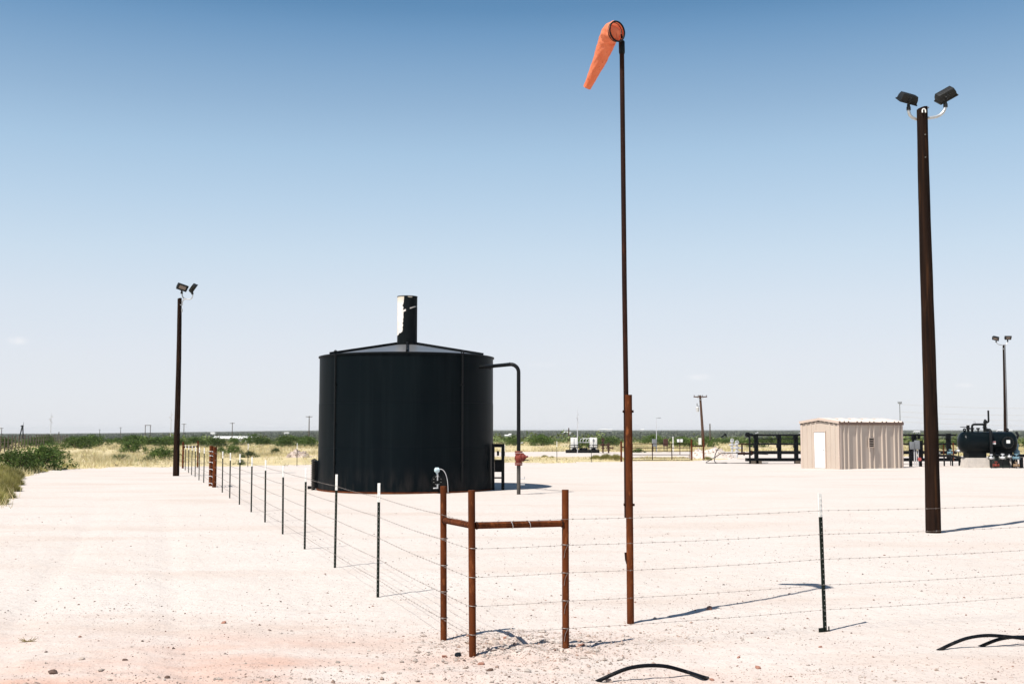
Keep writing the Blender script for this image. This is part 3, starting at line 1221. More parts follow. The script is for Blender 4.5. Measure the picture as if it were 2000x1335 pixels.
mb.tube([d2 * .40 + Vector((0.02, -.09, .1)), d2 * .40 + Vector((0.02, -.09, h - .05))], .012, 6)
mb.build('bright_gap_line', M_mast, bp)  # pale tube standing in for the bright background seen between the posts

# far corner brace
fb = thing('corner_brace', 'rusty pipe brace at the far corner, beyond the left light pole', 'fence brace', (FC.x, FC.y, 0))
d2 = Vector((FC2.x - FC.x, FC2.y - FC.y, 0))
hf = wp(357, 862.5, FC.y).z
pipe_post(fb, (0, 0, 0), hf, .055, n=12)
pipe_post(fb, d2, wp(386, 861, FC2.y).z, .045, n=12)
mb = MB()
zz = wp(370, 872.5, FC.y).z
mb.tube([(0.05, 0.05, zz), d2 - d2.normalized() * .04 + Vector((0, 0, zz))], .04, 10, False)
mb.build('rail', M_rust_dark, fb)

# back fence
TP3 = tpost_meshes(1.35, .36)
bf = thing('barbed_wire_fence', 'sparse wire fence along the back edge of the white pad', 'fence', (FC2.x, FC2.y, 0))
off = Vector((FC2.x, FC2.y, 0))
pl = [FC2]
for px, py, ty in ((484, 910.5, 865.5), (580, 909, 865), (1087.7, 903.5, 861), (1155, 902.5, 861)):
    g = gp(px, py)
    pl.append(g)
    tpost(bf, g - off, .05, wp(px, ty, g.y).z / 1.35, 0, TP3)
pl.append(gp(1213.5, 901))
for zz in WIRE_Z[::2]:
    barbed(bf, [Vector((p.x, p.y - .02, zz)) - off for p in pl], barbs=False, r=.0025)

# ------------------------------------------------------------------ pipe gate at the back
GY = gp(1350, 898.5).y
gt = thing('pipe_gate', 'long brown tube gate closing the back fence behind the windsock pole', 'gate', (wp(1274, 898, GY).x, GY, 0))
gx = lambda px: wp(px, 880, GY).x - gt.location.x
gzp = lambda py: wp(1274, py, GY).z
for py in (866, 874, 881, 887.5, 893.3, 897.8):
    mb = MB()
    mb.tube([(gx(1233), 0, gzp(py)), (gx(1348), 0, gzp(py))], .022, 8)
    mb.build('gate_rail', M_rust_dark, gt)
for px, w in ((1235, .03), (1274, .04), (1312, .04), (1347.5, .03)):
    mb = MB()
    mb.box((gx(px), -.028, (gzp(865.5) + gzp(898.3)) / 2), (w * 1.6, .012, gzp(865.5) - gzp(898.3)))
    mb.build('gate_stile', M_rust_dark, gt)
for nm, pa, pb_, ya, yb, zr_, lab in (('gate_post_brace', 1213.5, 1233, 861, 901, 873, 'rusty post brace left of the tube gate, behind the windsock pole'),
                                       ('gate_post_brace', 1351, 1374.7, 857.5, 898.5, 870.5, 'rusty two post brace right of the tube gate, before the white pile')):
    g = gp(pa, yb)
    t = thing(nm, lab, 'fence brace', (g.x, g.y, 0))
    b2 = wp(pb_, yb, g.y)
    pipe_post(t, (0, 0, 0), wp(pa, ya, g.y).z, .06, n=12)
    pipe_post(t, (b2.x - g.x, .1, 0), wp(pb_, ya, g.y).z, .06, n=12)
    mb = MB()
    mb.tube([(.04, 0, wp(pa, zr_, g.y).z), (b2.x - g.x - .04, .1, wp(pa, zr_, g.y).z)], .045, 10, False)
    mb.build('rail', M_rust_dark, t)

# ------------------------------------------------------------------ windsock on its pole
WB = gp(1231.5, 1215)
WY = WB.y
ws = thing('windsock_pole', 'tall thin rusty pole bolted to a thicker rusty base post', 'pole', (WB.x, WY, 0))
off = Vector((WB.x, WY, 0))
W_ = lambda px, py, Y=WY: wp(px, py, Y) - off
mb = MB()
top_c = W_(1227.5, 771)
mb.tube([W_(1231.7, 1240), W_(1231.5, 1215), W_(1229.6, 1000), top_c], .039, 22, False)
mb.tube([top_c + Vector((0, 0, -.003)), top_c + Vector((0, 0, .003)), top_c + Vector((0, 0, .003))], [.039, .039, .033], 22)
post = mb.build('base_post', M_rust, ws)
mb = MB()
yo = WY + .045
mb.tube([wp(1224.3, 1010, yo) - off, W_(1222.5, 760, yo), W_(1219.6, 560, yo), W_(1216.8, 300, yo), W_(1214.6, 104, yo)], [.028, .028, .0275, .027, .0265], 18)
pole = mb.build('slim_pole', M_rust_dark, ws)
mb = MB()
mb.tube([W_(1214.7, 106, yo), W_(1214.65, 103, yo), W_(1214.2, 82, yo), W_(1214.2, 80, yo)], [.029, .0345, .0345, .028], 18)
mb.build('coupling', M_black_pipe, pole)
for py in (803, 985):
    for sgn in (-1, 1):
        mb = MB()
        c = W_(1228 if py < 900 else 1230, py)
        mb.disc(c + Vector((sgn * .044 - .012 * (sgn < 0), -.012 if sgn > 0 else .03, 0)), (1, -.15, 0), .014, .018, 8)
        mb.build('bolt', M_rust_dark, post)
mb = MB()
mb.tube([W_(1221.5, 1078), W_(1222.5, 1092), W_(1226, 1106)], [.012, .011, .007], 8)
mb.build('rope_hook', M_rust_dark, post)

ring_c = wp(1205.3, 61.5, WY - .1)
rn = Vector((.60, -.78, -.02)).normalized()
so = thing('windsock', 'limp orange fabric windsock hanging from its black ring at the pole top', 'windsock', ring_c)
loc = lambda px, py, Y: wp(px, py, Y) - ring_c
mb = MB()
mb.torus((0, 0, 0), rn, .112, .0095, 40, 8)
mb.torus(-rn * .035 + Vector((-.0, 0, 0)), rn, .108, .004, 40, 6)
hoop = mb.build('hoop', M_black_pipe, so)
mb = MB()
pt = wp(1214.2, 81, yo) - ring_c
up = wp(1213.2, 58, WY + .0) - ring_c
mb.tube([pt, pt + Vector((0, -.01, .05)), pt + Vector((-.004, -.02, .075))], .012, 8)
mb.build('swivel_arm', M_black_pipe, hoop)
mb = MB()
mb.tube([pt + Vector((-.004, -.02, .07)), pt + Vector((-.006, -.03, .125))], .009, 8)
mb.build('swivel_bearing', M_white_paint, hoop)
# fabric: a loft along a bent centre line
cl = [(Vector((0, 0, 0)), .106), (loc(1199, 62, WY + .02), .112), (loc(1191.5, 69, WY + .12), .112), (loc(1186, 82, WY + .20), .100), (loc(1179.5, 98, WY + .26), .091),
      (loc(1171, 118, WY + .32), .079), (loc(1160, 142, WY + .39), .062), (loc(1151, 162, WY + .45), .050), (loc(1146.5, 172, WY + .48), .045)]
# refine centre line
CLp, CLr = [], []
for i in range(len(cl) - 1):
    p0, p1, p2, p3 = (cl[max(0, min(len(cl) - 1, i + k))][0] for k in (-1, 0, 1, 2))
    for j in range(6):
        t = j / 6
        q = .5 * ((2 * p1) + (p2 - p0) * t + (2 * p0 - 5 * p1 + 4 * p2 - p3) * t * t + (3 * p1 - p0 - 3 * p2 + p3) * t ** 3)
        CLp.append(q)
        CLr.append(cl[i][1] * (1 - t) + cl[i + 1][1] * t)
CLp.append(cl[-1][0])
CLr.append(cl[-1][1])
n = 40
vs, fs = [], []
k = len(CLp)
uprev = None
for i in range(k):
    t = (CLp[min(i + 1, k - 1)] - CLp[max(i - 1, 0)]).normalized()
    if i < 8:
        t = (t * (i / 8) + (-rn) * (1 - i / 8)).normalized()
    if uprev is None:
        uprev = t.cross(Vector((0, 0, 1))).normalized()
    uprev = (uprev - t * uprev.dot(t)).normalized()
    w = t.cross(uprev)
    for j in range(n):
        a = 2 * math.pi * j / n
        s_ = i / k
        wr = 0.0
        if i > 1:
            wr = .045 * math.sin(9 * a + 7 * s_) * math.sin(i * .9 + 2 * math.sin(a)) + .06 * math.sin(3 * a + 9 * s_) * (1 - .6 * s_) + .02 * math.sin(5 * a - 31 * s_)
            if 12 < i < 17:
                wr -= .16 * math.sin((i - 12) / 5 * math.pi) * (.35 + .65 * max(0, math.cos(a - 1.2)))
        vs.append(CLp[i] + (uprev * math.cos(a) + w * math.sin(a)) * CLr[i] * (1 + wr))
for i in range(k - 1):
    for j in range(n):
        fs.append((i * n + j, i * n + (j + 1) % n, (i + 1) * n + (j + 1) % n, (i + 1) * n + j))
sleeve = MB().add(vs, fs).build('fabric_sleeve', M_sock, so)
# the collapsed top of the sock sags back into the hoop as a rounded fold
mb = MB()
qf = Vector((0, 0, 1)).rotation_difference(rn)
Mf = Matrix.Translation(-rn * .062 + Vector((-.006, 0, -.012))) @ qf.to_matrix().to_4x4()
mb.lathe([(.098 * math.cos(t * math.pi / 16), .062 * math.sin(t * math.pi / 16)) for t in range(8)] + [(0, .062)], 32, Mf)
mb.v = [(v[0] + .006 * math.sin(60 * v[2] + 40 * v[0]), v[1], v[2] + .005 * math.sin(70 * v[0])) for v in mb.v]
mb.build('fabric_fold', M_sock, sleeve)


# ------------------------------------------------------------------ flood light poles
def flood_parts(parent, p, yaw, pitch, roll, s=1.0):
    """box flood lamp on a slip fitter; local -Y is the glass side before rotation"""
    e = Euler((pitch, roll, yaw), 'XYZ')
    m = e.to_matrix()
    T = lambda v: Vector(p) + Vector((0, 0, .30 * s)) + m @ (Vector(v) * s)
    # housing: wide rectangular face, narrower back
    mb = MB()
    A = [(-.24, -.11, -.14), (.24, -.11, -.14), (.24, -.11, .14), (-.24, -.11, .14)]
    B = [(-.235, .0, -.135), (.235, .0, -.135), (.235, .0, .13), (-.235, .0, .13)]
    C = [(-.215, .095, -.10), (.215, .095, -.10), (.215, .095, .095), (-.215, .095, .095)]
    vs = [T(v) for v in A + B + C]
    fs = [(0, 1, 2, 3), (8, 11, 10, 9)]
    for o in (0, 4):
        for j in range(4):
            fs.append((o + j, o + 4 + j, o + 4 + (j + 1) % 4, o + (j + 1) % 4))
    mb.add(vs, fs)
    fl_ = mb.build('floodlight', M_bronze, parent, bevel=.008 * s)
    mb = MB()
    for zz in (-.145, .145):
        mb.box(T((0, -.12, zz)), (.515 * s, .035 * s, .022 * s), m)
    for xx in (-.246, .246):
        mb.box(T((xx, -.12, 0)), (.022 * s, .034 * s, .27 * s), m)
    mb.build('door_frame', M_bronze, fl_)
    mb = MB()
    mb.box(T((0, -.118, 0)), (.33 * s, .026 * s, .165 * s), m)
    mb.build('lens', M_lens, fl_)
    mb = MB()
    for xx in (-.12, -.06, 0, .06, .12):
        mb.box(T((xx, .096, 0)), (.010 * s, .012 * s, .16 * s), m)
    build_each(mb, 'cooling_fin', M_bronze, fl_)
    mb = MB()
    a = Vector(p)
    b = T((0, .03, -.14))
    mb.tube([a + Vector((0, 0, -.05 * s)), a + Vector((0, 0, .04 * s)), a + Vector((0, 0, .045 * s)), a + Vector((0, 0, .11 * s))], [.055 * s, .055 * s, .042 * s, .042 * s], 14)
    mb.tube([a + Vector((0, 0, .10 * s)), b], .036 * s, 12)
    mb.disc(b.lerp(a + Vector((0, 0, .1 * s)), .4), m @ Vector((1, 0, 0)), .05 * s, .08 * s, 14)
    mb.build('knuckle', M_bronze, fl_)
    return fl_


def wood_pole(root, h, r0, r1, lean):
    mb = MB()
    n, k = 28, 44
    vs, fs = [], []
    rr = np.random.default_rng(int(h * 100))
    ph = rr.uniform(0, 6.28, 6)
    for i in range(k):
        t = i / (k - 1)
        z = -.2 + (h + .2) * t
        r = r0 + (r1 - r0) * t
        for j in range(n):
            a = 2 * math.pi * j / n
            q = r * (1 + .018 * math.sin(3 * a + ph[0] + 2 * t) + .012 * math.sin(7 * a + ph[1] - 3 * t) + .012 * math.sin(11 * t * 3 + ph[2]) + rr.normal() * .006)
            zz = z + (.03 * math.cos(a + .6) if i == k - 1 else 0)
            vs.append((q * math.cos(a) + lean[0] * max(z, 0) / h + .012 * math.sin(5 * t + ph[3]), q * math.sin(a) + lean[1] * max(z, 0) / h, zz))
    for i in range(k - 1):
        for j in range(n):
            fs.append((i * n + j, i * n + (j + 1) % n, (i + 1) * n + (j + 1) % n, (i + 1) * n + j))
    fs.append(tuple((k - 1) * n + j for j in range(n)))
    mb.add(vs, fs)
    return mb.build('pole', M_wood, root)


def arc_arm(pts, r):
    return MB().tube(pts, r, 12)


# big pole on the right
RB = gp(1822, 1040)
Yp = RB.y
lp = thing('light_pole', 'tall dark wooden light pole with twin floodlights, nearest and right of shed', 'light pole', (RB.x, Yp, 0), 0, 'wooden floodlight poles')
ht = wp(1802, 212, Yp).z
tp_ = wp(1802, 212, Yp)
wood_pole(lp, ht, .152, .108, (tp_.x - RB.x, 0))
off = Vector((RB.x, Yp, 0))
L = lambda px, py, dy=0: wp(px, py, Yp + dy) - off
pts = [L(1774.5, 214, .13), L(1775, 219, .13), L(1777, 225, .13), L(1782, 230, .13), L(1790, 233, .12), L(1803, 232.5, .13), L(1818, 230, .13), L(1828, 228.5, .13), L(1836, 225, .13), L(1842, 219.5, .13), L(1845.5, 213, .13), L(1846.5, 206, .13)]
arm = arc_arm(pts, .032).build('bracket_arm', M_galv, lp)
f1_ = flood_parts(lp, L(1774.5, 212, .13), R(194), R(56), R(-10), .79)
f2_ = flood_parts(lp, L(1846.5, 206, .13), R(176), R(52), R(29), .82)
mb = MB()
c = L(1800, 219)
mb.tube([c + Vector((-.035, -.14, -.05)), c + Vector((-.035, -.135, .0)), c + Vector((-.015, -.13, .03)), c + Vector((.015, -.13, .03)), c + Vector((.03, -.135, 0)), c + Vector((.03, -.14, -.05))], .013, 8)
mb.build('staple', M_white_paint, lp)
mb = MB()
mb.disc(L(1809, 213.5) + Vector((0, -.12, 0)), (0, 1, 0), .012, .05, 8)
mb.disc(L(1802.5, 266) + Vector((0, -.12, 0)), (0, 1, 0), .012, .05, 8)
mb.disc(L(1803, 310) + Vector((0, -.125, 0)), (0, 1, 0), .010, .05, 8)
build_each(mb, 'nail_head', M_stud, lp)

# left pole
LB = gp(344.5, 928)
Yp = LB.y
lp2 = thing('light_pole', 'dark wooden light pole with twin floodlights left of the black tank', 'light pole', (LB.x, Yp, 0), 0, 'wooden floodlight poles')
tp_ = wp(351, 583, Yp)
wood_pole(lp2, tp_.z, .145, .095, (tp_.x - LB.x, 0))
off = Vector((LB.x, Yp, 0))
L = lambda px, py, dy=0: wp(px, py, Yp + dy) - off
mb = MB()
mb.tube([L(355.5, 572, -.05), L(356, 577, -.05), L(358, 581.5, -.05), L(362, 583.5, -.05), L(371.5, 584, -.05), L(375, 581.5, -.05), L(376.3, 577, -.05), L(376.5, 574, -.05)], .028, 10)
mb.tube([L(362, 583.5, -.05), L(358, 585.5, -.05), L(356, 590, -.05), L(355.7, 596, -.05)], .028, 10)
mb.build('bracket_arm', M_galv, lp2)
mb = MB()
mb.tube([L(352, 595, -.14), L(356.5, 595.5, -.06)], .02, 8)
mb.tube([L(355.6, 603, -.08), L(355.6, 609, -.08)], .03, 8)
mb.build('clamp', M_galv, lp2)
flood_parts(lp2, L(355, 571.5, -.05), R(40), R(32), R(14), .98)
flood_parts(lp2, L(376, 573, -.05), R(140), R(45), R(38), .88)

# third pole behind the vessel
Yp = 82.0
tp_ = wp(1961, 673, Yp)
bp_ = wp(1965, 897, Yp)
lp3 = thing('light_pole', 'slender dark light pole with twin floodlights rising behind the separator', 'light pole', (bp_.x, Yp, 0), 0, 'wooden floodlight poles')
wood_pole(lp3, tp_.z, .15, .095, (tp_.x - bp_.x, 0))
off = Vector((bp_.x, Yp, 0))
L = lambda px, py, dy=0: wp(px, py, Yp + dy) - off
arc_arm([L(1946, 667, -.1), L(1947, 670, -.1), L(1950, 672.5, -.1), L(1957, 673.5, -.1), L(1962, 673, -.1), L(1966, 671.5, -.1), L(1968, 668, -.1), L(1968, 665, -.1)], .028).build('bracket_arm', M_galv, lp3)
flood_parts(lp3, L(1945.5, 667, -.1), R(-35), R(38), R(16), .92)
flood_parts(lp3, L(1968, 666, -.1), R(4), R(24), R(0), .92)
mb = MB()
mb.tube([Vector((.06, -.17, 0)), L(1962.2, 674, -.16)], .03, 8)
mb.build('conduit', M_grey_box, lp3)
mb = MB()
mb.disc(L(1959, 681, -.1), (0, 1, 0), .05, .06, 8)
mb.build('clamp', M_galv, lp3)

# ------------------------------------------------------------------ tan sheet metal shed
SA = R(32)
SC = gp(1641, 916.2)
SW, SL = 2.72, 4.95
EAVE = 2.44
RISE = .17
shed = thing('metal_shed', 'tan ribbed sheet metal shed with white door and louvre vent', 'shed', (SC.x, SC.y, 0), SA)
# local axes: +X along the long side (to the right), +Y along the gable wall (to the back); corner at origin


def rib_profile(x0, x1, pitch=.33, proud=.060):
    """points (s, out) across a ribbed sheet"""
    pts = []
    k0 = math.ceil((x0 - .05) / pitch)
    pts.append((x0, 0))
    k = k0
    while k * pitch < x1 - .06:
        c = k * pitch
        if c > x0 + .06:
            pts += [(c - .060, 0), (c - .032, proud), (c + .032, proud), (c + .060, 0)]
        k += 1
    pts.append((x1, 0))
    return pts


def ribbed(parent, name, prof, zlo, zhi, frame, m, th=.004):
    """frame(s, out, z) -> local vector"""
    mb = MB()
    vs, fs = [], []
    for (s, o) in prof:
        vs += [frame(s, o, zlo(s)), frame(s, o, zhi(s)), frame(s, o - th, zlo(s)), frame(s, o - th, zhi(s))]
    for i in range(len(prof) - 1):
        a, b = i * 4, i * 4 + 4
        fs += [(a, b, b + 1, a + 1), (a + 2, a + 3, b + 3, b + 2), (a + 1, b + 1, b + 3, a + 3), (a, a + 2, b + 2, b)]
    mb.add(vs, fs)
    return mb.build(name, m, parent, smooth=False)


# long side, five sheets
for k in range(5):
    ribbed(shed, 'wall_panel', rib_profile(k * SL / 5 + .002, (k + 1) * SL / 5 - .002), lambda s: .0, lambda s: EAVE,
           lambda s, o, z: Vector((s, -o, z)), M_tan)
# gable wall with the door opening (door between DY0 and DY1)
DY0, DY1, DH = .98, 1.74, 1.94
roofz = lambda s: EAVE + RISE * (1 - abs(s - SW / 2) / (SW / 2))
gprof = lambda a, b: [(s, o * .6) for s, o in rib_profile(a, b)]
for a, b, lo in ((.002, DY0 - .05, 0), (DY0 - .046, (DY0 + DY1) / 2, DH + .06), ((DY0 + DY1) / 2 + .003, DY1 + .046, DH + .06), (DY1 + .05, SW - .002, 0)):
    pr = gprof(a, b)
    if a < SW / 2 < b and not any(abs(s - SW / 2) < 1e-3 for s, o in pr):
        oo = np.interp(SW / 2, [s for s, o in pr], [o for s, o in pr])
        pr = sorted(pr + [(SW / 2, float(oo))])
    ribbed(shed, 'gable_panel', pr, lambda s, lo=lo: lo, lambda s: roofz(s) - .01, lambda s, o, z: Vector((-o, s, z)), M_tan)
# plain back walls
mb = MB()
mb.box((SL / 2, SW - .02, EAVE / 2), (SL - .02, .04, EAVE))
mb.build('back_wall', M_tan, shed)
mb = MB()
mb.add([(SL, .02, 0), (SL, SW - .05, 0), (SL, SW - .05, EAVE), (SL, SW / 2, EAVE + RISE - .02), (SL, .02, EAVE)], [(0, 1, 2, 3, 4)])
mb.build('end_wall', M_tan, shed)
# corner trims
for (cx, cy) in ((0, 0), (SL, 0), (0, SW)):
    mb = MB()
    if cx == 0:
        mb.box((-.028, cy + (.045 if cy == 0 else -.045), EAVE / 2 - .0), (.018, .11, EAVE - .02))
    if cy == 0:
        mb.box((cx + (.045 if cx == 0 else -.045), -.042, EAVE / 2), (.11, .018, EAVE - .02))
    mb.build('corner_trim', M_tan_trim, shed)
# roof sheets with ribs running down the slope
OVX, OVY = .07, .05
slope = math.atan2(RISE, SW / 2)
for sgn in (0, 1):
    for k in range(5):
        x0 = -OVX + k * (SL + 2 * OVX) / 5 + .002
        x1 = -OVX + (k + 1) * (SL + 2 * OVX) / 5 - .002
        pr = rib_profile(x0, x1)
        vs, fs = [], []
        for (s, o) in pr:
            for (yy) in ((-OVY, SW / 2) if sgn == 0 else (SW + OVY, SW / 2)):
                zz = EAVE + .05 + RISE * (1 - abs(yy - SW / 2) / (SW / 2)) + o
                vs += [(s, yy, zz), (s, yy, zz - .006)]
        for i in range(len(pr) - 1):
            a, b = i * 4, i * 4 + 4
            fs += [(a, a + 2, b + 2, b), (a + 1, b + 1, b + 3, a + 3), (a, b, b + 1, a + 1), (a + 2, a + 3, b + 3, b + 2)]
        MB().add(vs, fs).build('roof_panel', M_roof, shed, smooth=False)
mb = MB()
zr_ = EAVE + RISE + .09
mb.add([(-OVX, SW / 2 - .16, zr_ - .035), (-OVX, SW / 2, zr_), (-OVX, SW / 2 + .16, zr_ - .035), (SL + OVX, SW / 2 - .16, zr_ - .035), (SL + OVX, SW / 2, zr_), (SL + OVX, SW / 2 + .16, zr_ - .035)], [(0, 1, 4, 3), (1, 2, 5, 4)])
mb.build('ridge_cap', M_tan_trim, shed)
mb = MB()
mb.box((SL / 2, -OVY - .014, EAVE - .03), (SL + 2 * OVX + .01, .02, .15))
mb.build('eave_trim_and_shade', simple('brown_trim_and_shade', (.16, .10, .075), (.14, .09, .07), 3, rough=.5, bmp=0), shed)  # brown trim, made taller to take in the shade below the eave
for sgn in (0, 1):
    ya, yb = (-OVY, SW / 2) if sgn == 0 else (SW + OVY, SW / 2)
    za = EAVE + .035 - RISE * OVY / (SW / 2)
    mb = MB()
    mb.beam((-OVX - .012, ya, za), (-OVX - .012, yb, EAVE + RISE + .035), .022, .13)
    mb.build('rake_trim', M_tan_trim, shed)
mb = MB()
for i in range(10):
    yy = .12 + i * .3048
    if yy > SW - .1:
        break
    mb.box((-.05, yy + .09, roofz(yy + .09) - .06), (.03, .17, .035), Euler((slope * (1 if yy < SW / 2 else -1), 0, 0)))
build_each(mb, 'closure_shadow_dash', M_black_pipe, shed)  # black dashes stand in for the shadows under the rake trim
# door
mb = MB()
for yy in (DY0 - .025, DY1 + .025):
    mb.box((-.028, yy, DH / 2 + .02), (.06, .05, DH + .04))
mb.box((-.028, (DY0 + DY1) / 2, DH + .045), (.062, DY1 - DY0 + .10, .05))
mb.build('door_frame', M_tan_trim, shed)
mb = MB()
mb.box((-.018, (DY0 + DY1) / 2, DH / 2 + .025), (.035, DY1 - DY0 - .01, DH - .02))
door = mb.build('door', M_door, shed, bevel=.004)
mb = MB()
for (ya, yb, za, zb_) in ((.09, .33, 1.05, 1.75), (.42, .66, 1.05, 1.75), (.09, .33, .2, .9), (.42, .66, .2, .9)):
    for w, (c, d) in enumerate((((DY0 + ya), (za, zb_)), ((DY0 + yb), (za, zb_)))):
        mb.box((-.039, c, (za + zb_) / 2), (.008, .018, zb_ - za))
    for z_ in (za, zb_):
        mb.box((-.039, DY0 + (ya + yb) / 2, z_), (.0085, yb - ya + .018, .018))
build_each(mb, 'door_moulding', M_door, door)
mb = MB()
mb.disc((-.06, DY0 + .08, 1.0), (1, 0, 0), .028, .05, 12)
mb.disc((-.04, DY0 + .08, 1.12), (1, 0, 0), .024, .02, 12)
mb.build('handle', M_galv, door)
mb = MB()
mb.box((-.06, (DY0 + DY1) / 2, .012), (.12, DY1 - DY0, .024))
mb.build('sill', M_concrete, shed)
# vent with louvre slats on the long side
VX, VZ = 2.36, 1.40
fr_ = MB()
for zz in (-.24, .24):
    fr_.box((VX, -.085, VZ + zz), (.46, .05, .04))
for xx in (-.20, .20):
    fr_.box((VX + xx, -.085, VZ), (.04, .048, .44))
vent = fr_.build('vent', M_tan_trim, shed)
MB().box((VX, -.068, VZ), (.37, .012, .45)).build('vent_back', M_black, vent)
for i in range(4):
    MB().box((VX, -.092, VZ - .135 + i * .09), (.36, .026, .012), Euler((R(32), 0, 0))).build('louvre', M_tan_trim, vent)

# ------------------------------------------------------------------ black pipe rack behind the shed
QY = 69.8
x0 = wp(1462, 900, QY).x
rk = thing('pipe_rack', 'long black steel pipe skid with stacked rails behind the shed', 'pipe rack', (x0, QY, 0))
X = lambda px: wp(px, 880, QY).x - x0
Z = lambda py: wp(1500, py, QY).z
for py, th, pxe in ((849, .11, 1868), (856, .05, 1868), (866.5, .10, 1868), (883, .20, 1868)):
    mb = MB()
    mb.tube([(X(1466 if th > .06 else 1478), 0, Z(py)), (X(pxe), 0, Z(py))], th / 2, 12)
    mb.build('pipe', M_black_pipe, rk)
mb = MB()
mb.box(((X(1456.5) + X(1868)) / 2, 0, Z(897)), (X(1868) - X(1456.5), .5, .19))
mb.build('skid_beam', M_black, rk)
for px, py in ((1477, 850), (1522, 848), (1555, 848), (1786, 848), (1798, 860), (1853, 846)):
    mb = MB()
    mb.box((X(px), .0, (Z(py) + Z(895)) / 2), (.20, .03, Z(py) - Z(895)))
    for yy in (-.1, .1):
        mb.box((X(px), yy, (Z(py) + Z(895)) / 2), (.22, .025, Z(py) - Z(895)))
    pst = mb.build('post', M_black, rk)
    for pz in (852, 870):
        MB().box((X(px) - .14, -.14, Z(pz)), (.13, .14, .22)).build('bracket', M_black, pst)
mb = MB()
mb.tube([(X(1463), -.2, -.05), (X(1463), -.2, Z(848))], .055, 10)
mb.build('end_post', M_black_pipe, rk)
mb = MB()
mb.disc((X(1459), -.2, Z(848.5)), (.5, -1, 0), .15, .1, 20)
mb.tube([(X(1459), -.2, Z(848.5)), (X(1470), 0, Z(849))], .09, 12)
mb.build('blind_flange', M_black_pipe, rk)
for px, w in ((1472, .45), (1480, .35), (1556, .3)):
    MB().box((X(px), -.1, .10), (w, .4, .18)).build('timber_block', M_olive, rk)
mb = MB()
for (pa, pya) in ((1475, 848), (1560, 848)):
    mb.tube([(X(pa), -.1, Z(846)), (X(pa + 6), -.1, Z(844))], .03, 8)
build_each(mb, 'drain_valve', M_galv, rk)
mb = MB()
mb.tube([(X(1440), -.2, Z(885)), (X(1470), -.12, Z(885))], .07, 12)
mb.disc((X(1452), -.17, Z(885)), (1, 0, 0), .12, .06, 14)
mb.disc((X(1466), -.13, Z(884)), (1, 0, 0), .15, .08, 14)
mb.tube([(X(1448), -.18, Z(885)), (X(1448), -.18, Z(866))], .05, 10)
mb.tube([(X(1441), -.2, Z(866)), (X(1463), -.2, Z(867))], .04, 10)
mb.build('rusty_manifold', M_rust_dark, rk)

# electric panel stand right of the shed
EY = 65.0
ex = wp(1787, 900, EY)
es = thing('electrical_stand', 'grey electrical boxes on a black frame right of the shed', 'electrical panel', (ex.x, EY, 0))
X2 = lambda px: wp(px, 880, EY).x - ex.x
Z2 = lambda py: wp(1787, py, EY).z
for px in (1778, 1797):
    MB().box((X2(px), 0, Z2(862) / 2 - .03), (.16, .1, Z2(862) + .06)).build('upright', M_black, es)
MB().box((X2(1787.5), 0, Z2(866)), (X2(1797) - X2(1778) - .162, .06, .12)).build('cross_bar', M_black, es)
MB().box((X2(1787.5), 0, Z2(892)), (X2(1797) - X2(1778) - .162, .06, .10)).build('cross_bar', M_black, es)
MB().box((X2(1780), -.13, Z2(869.5)), (.24, .16, .42)).build('breaker_box', M_grey_box, es, bevel=.01)
MB().box((X2(1789.5), -.15, Z2(868)), (.26, .18, .50)).build('meter_box', M_grey_box, es, bevel=.01)
for px in (1784, 1788, 1791.5):
    MB().tube([(X2(px), -.13, -.05), (X2(px), -.13, Z2(876))], .03, 8).build('conduit', M_mast, es)
mb = MB()
mb.disc((X2(1793), -.2, Z2(896)), (0, 1, 0), .1, .05, 14)
mb.build('red_tag', M_placard_red, es)

# ------------------------------------------------------------------ horizontal separator vessel
VY = 63.0
vx = wp(1928, 880, VY)
px2m = lambda px: wp(px, 880, VY).x - vx.x
vz = lambda py: wp(1928, py, VY).z
ves = thing('separator_vessel', 'dark green black horizontal pressure vessel on concrete saddles with top piping', 'pressure vessel', (vx.x, VY, 0), 0)
zc = vz(863.5)
rv = (vz(842.5) - vz(884.5)) / 2
xa, xb = px2m(1872), px2m(1985)
M_ves = simple('vessel_green_black', (.002, .0045, .0055), (.0035, .0065, .008), 2, rough=.28, spec=.08, bmp=.05)
prof = []
hd = .34
for i in range(13):
    t = i / 12 * math.pi / 2
    prof.append((rv * math.sin(t), xa + hd * (1 - math.cos(t))))
for i in range(13):
    t = (1 - i / 12) * math.pi / 2
    prof.append((rv * math.sin(t), xb - hd * (1 - math.cos(t))))
MX = Matrix.Translation((0, 0, zc)) @ Matrix(((0, 0, 1, 0), (0, 1, 0, 0), (-1, 0, 0, 0), (0, 0, 0, 1)))
mb = MB().lathe(prof, 48, MX)
mb.build('vessel_body', M_ves, ves)
for xx in (xa + hd, xb - hd):
    mb = MB().lathe([(rv - .01, xx - .012), (rv + .006, xx - .008), (rv + .006, xx + .008), (rv - .01, xx + .012)], 48, MX)
    mb.build('weld_seam', M_ves, ves)
zt_ = zc + rv
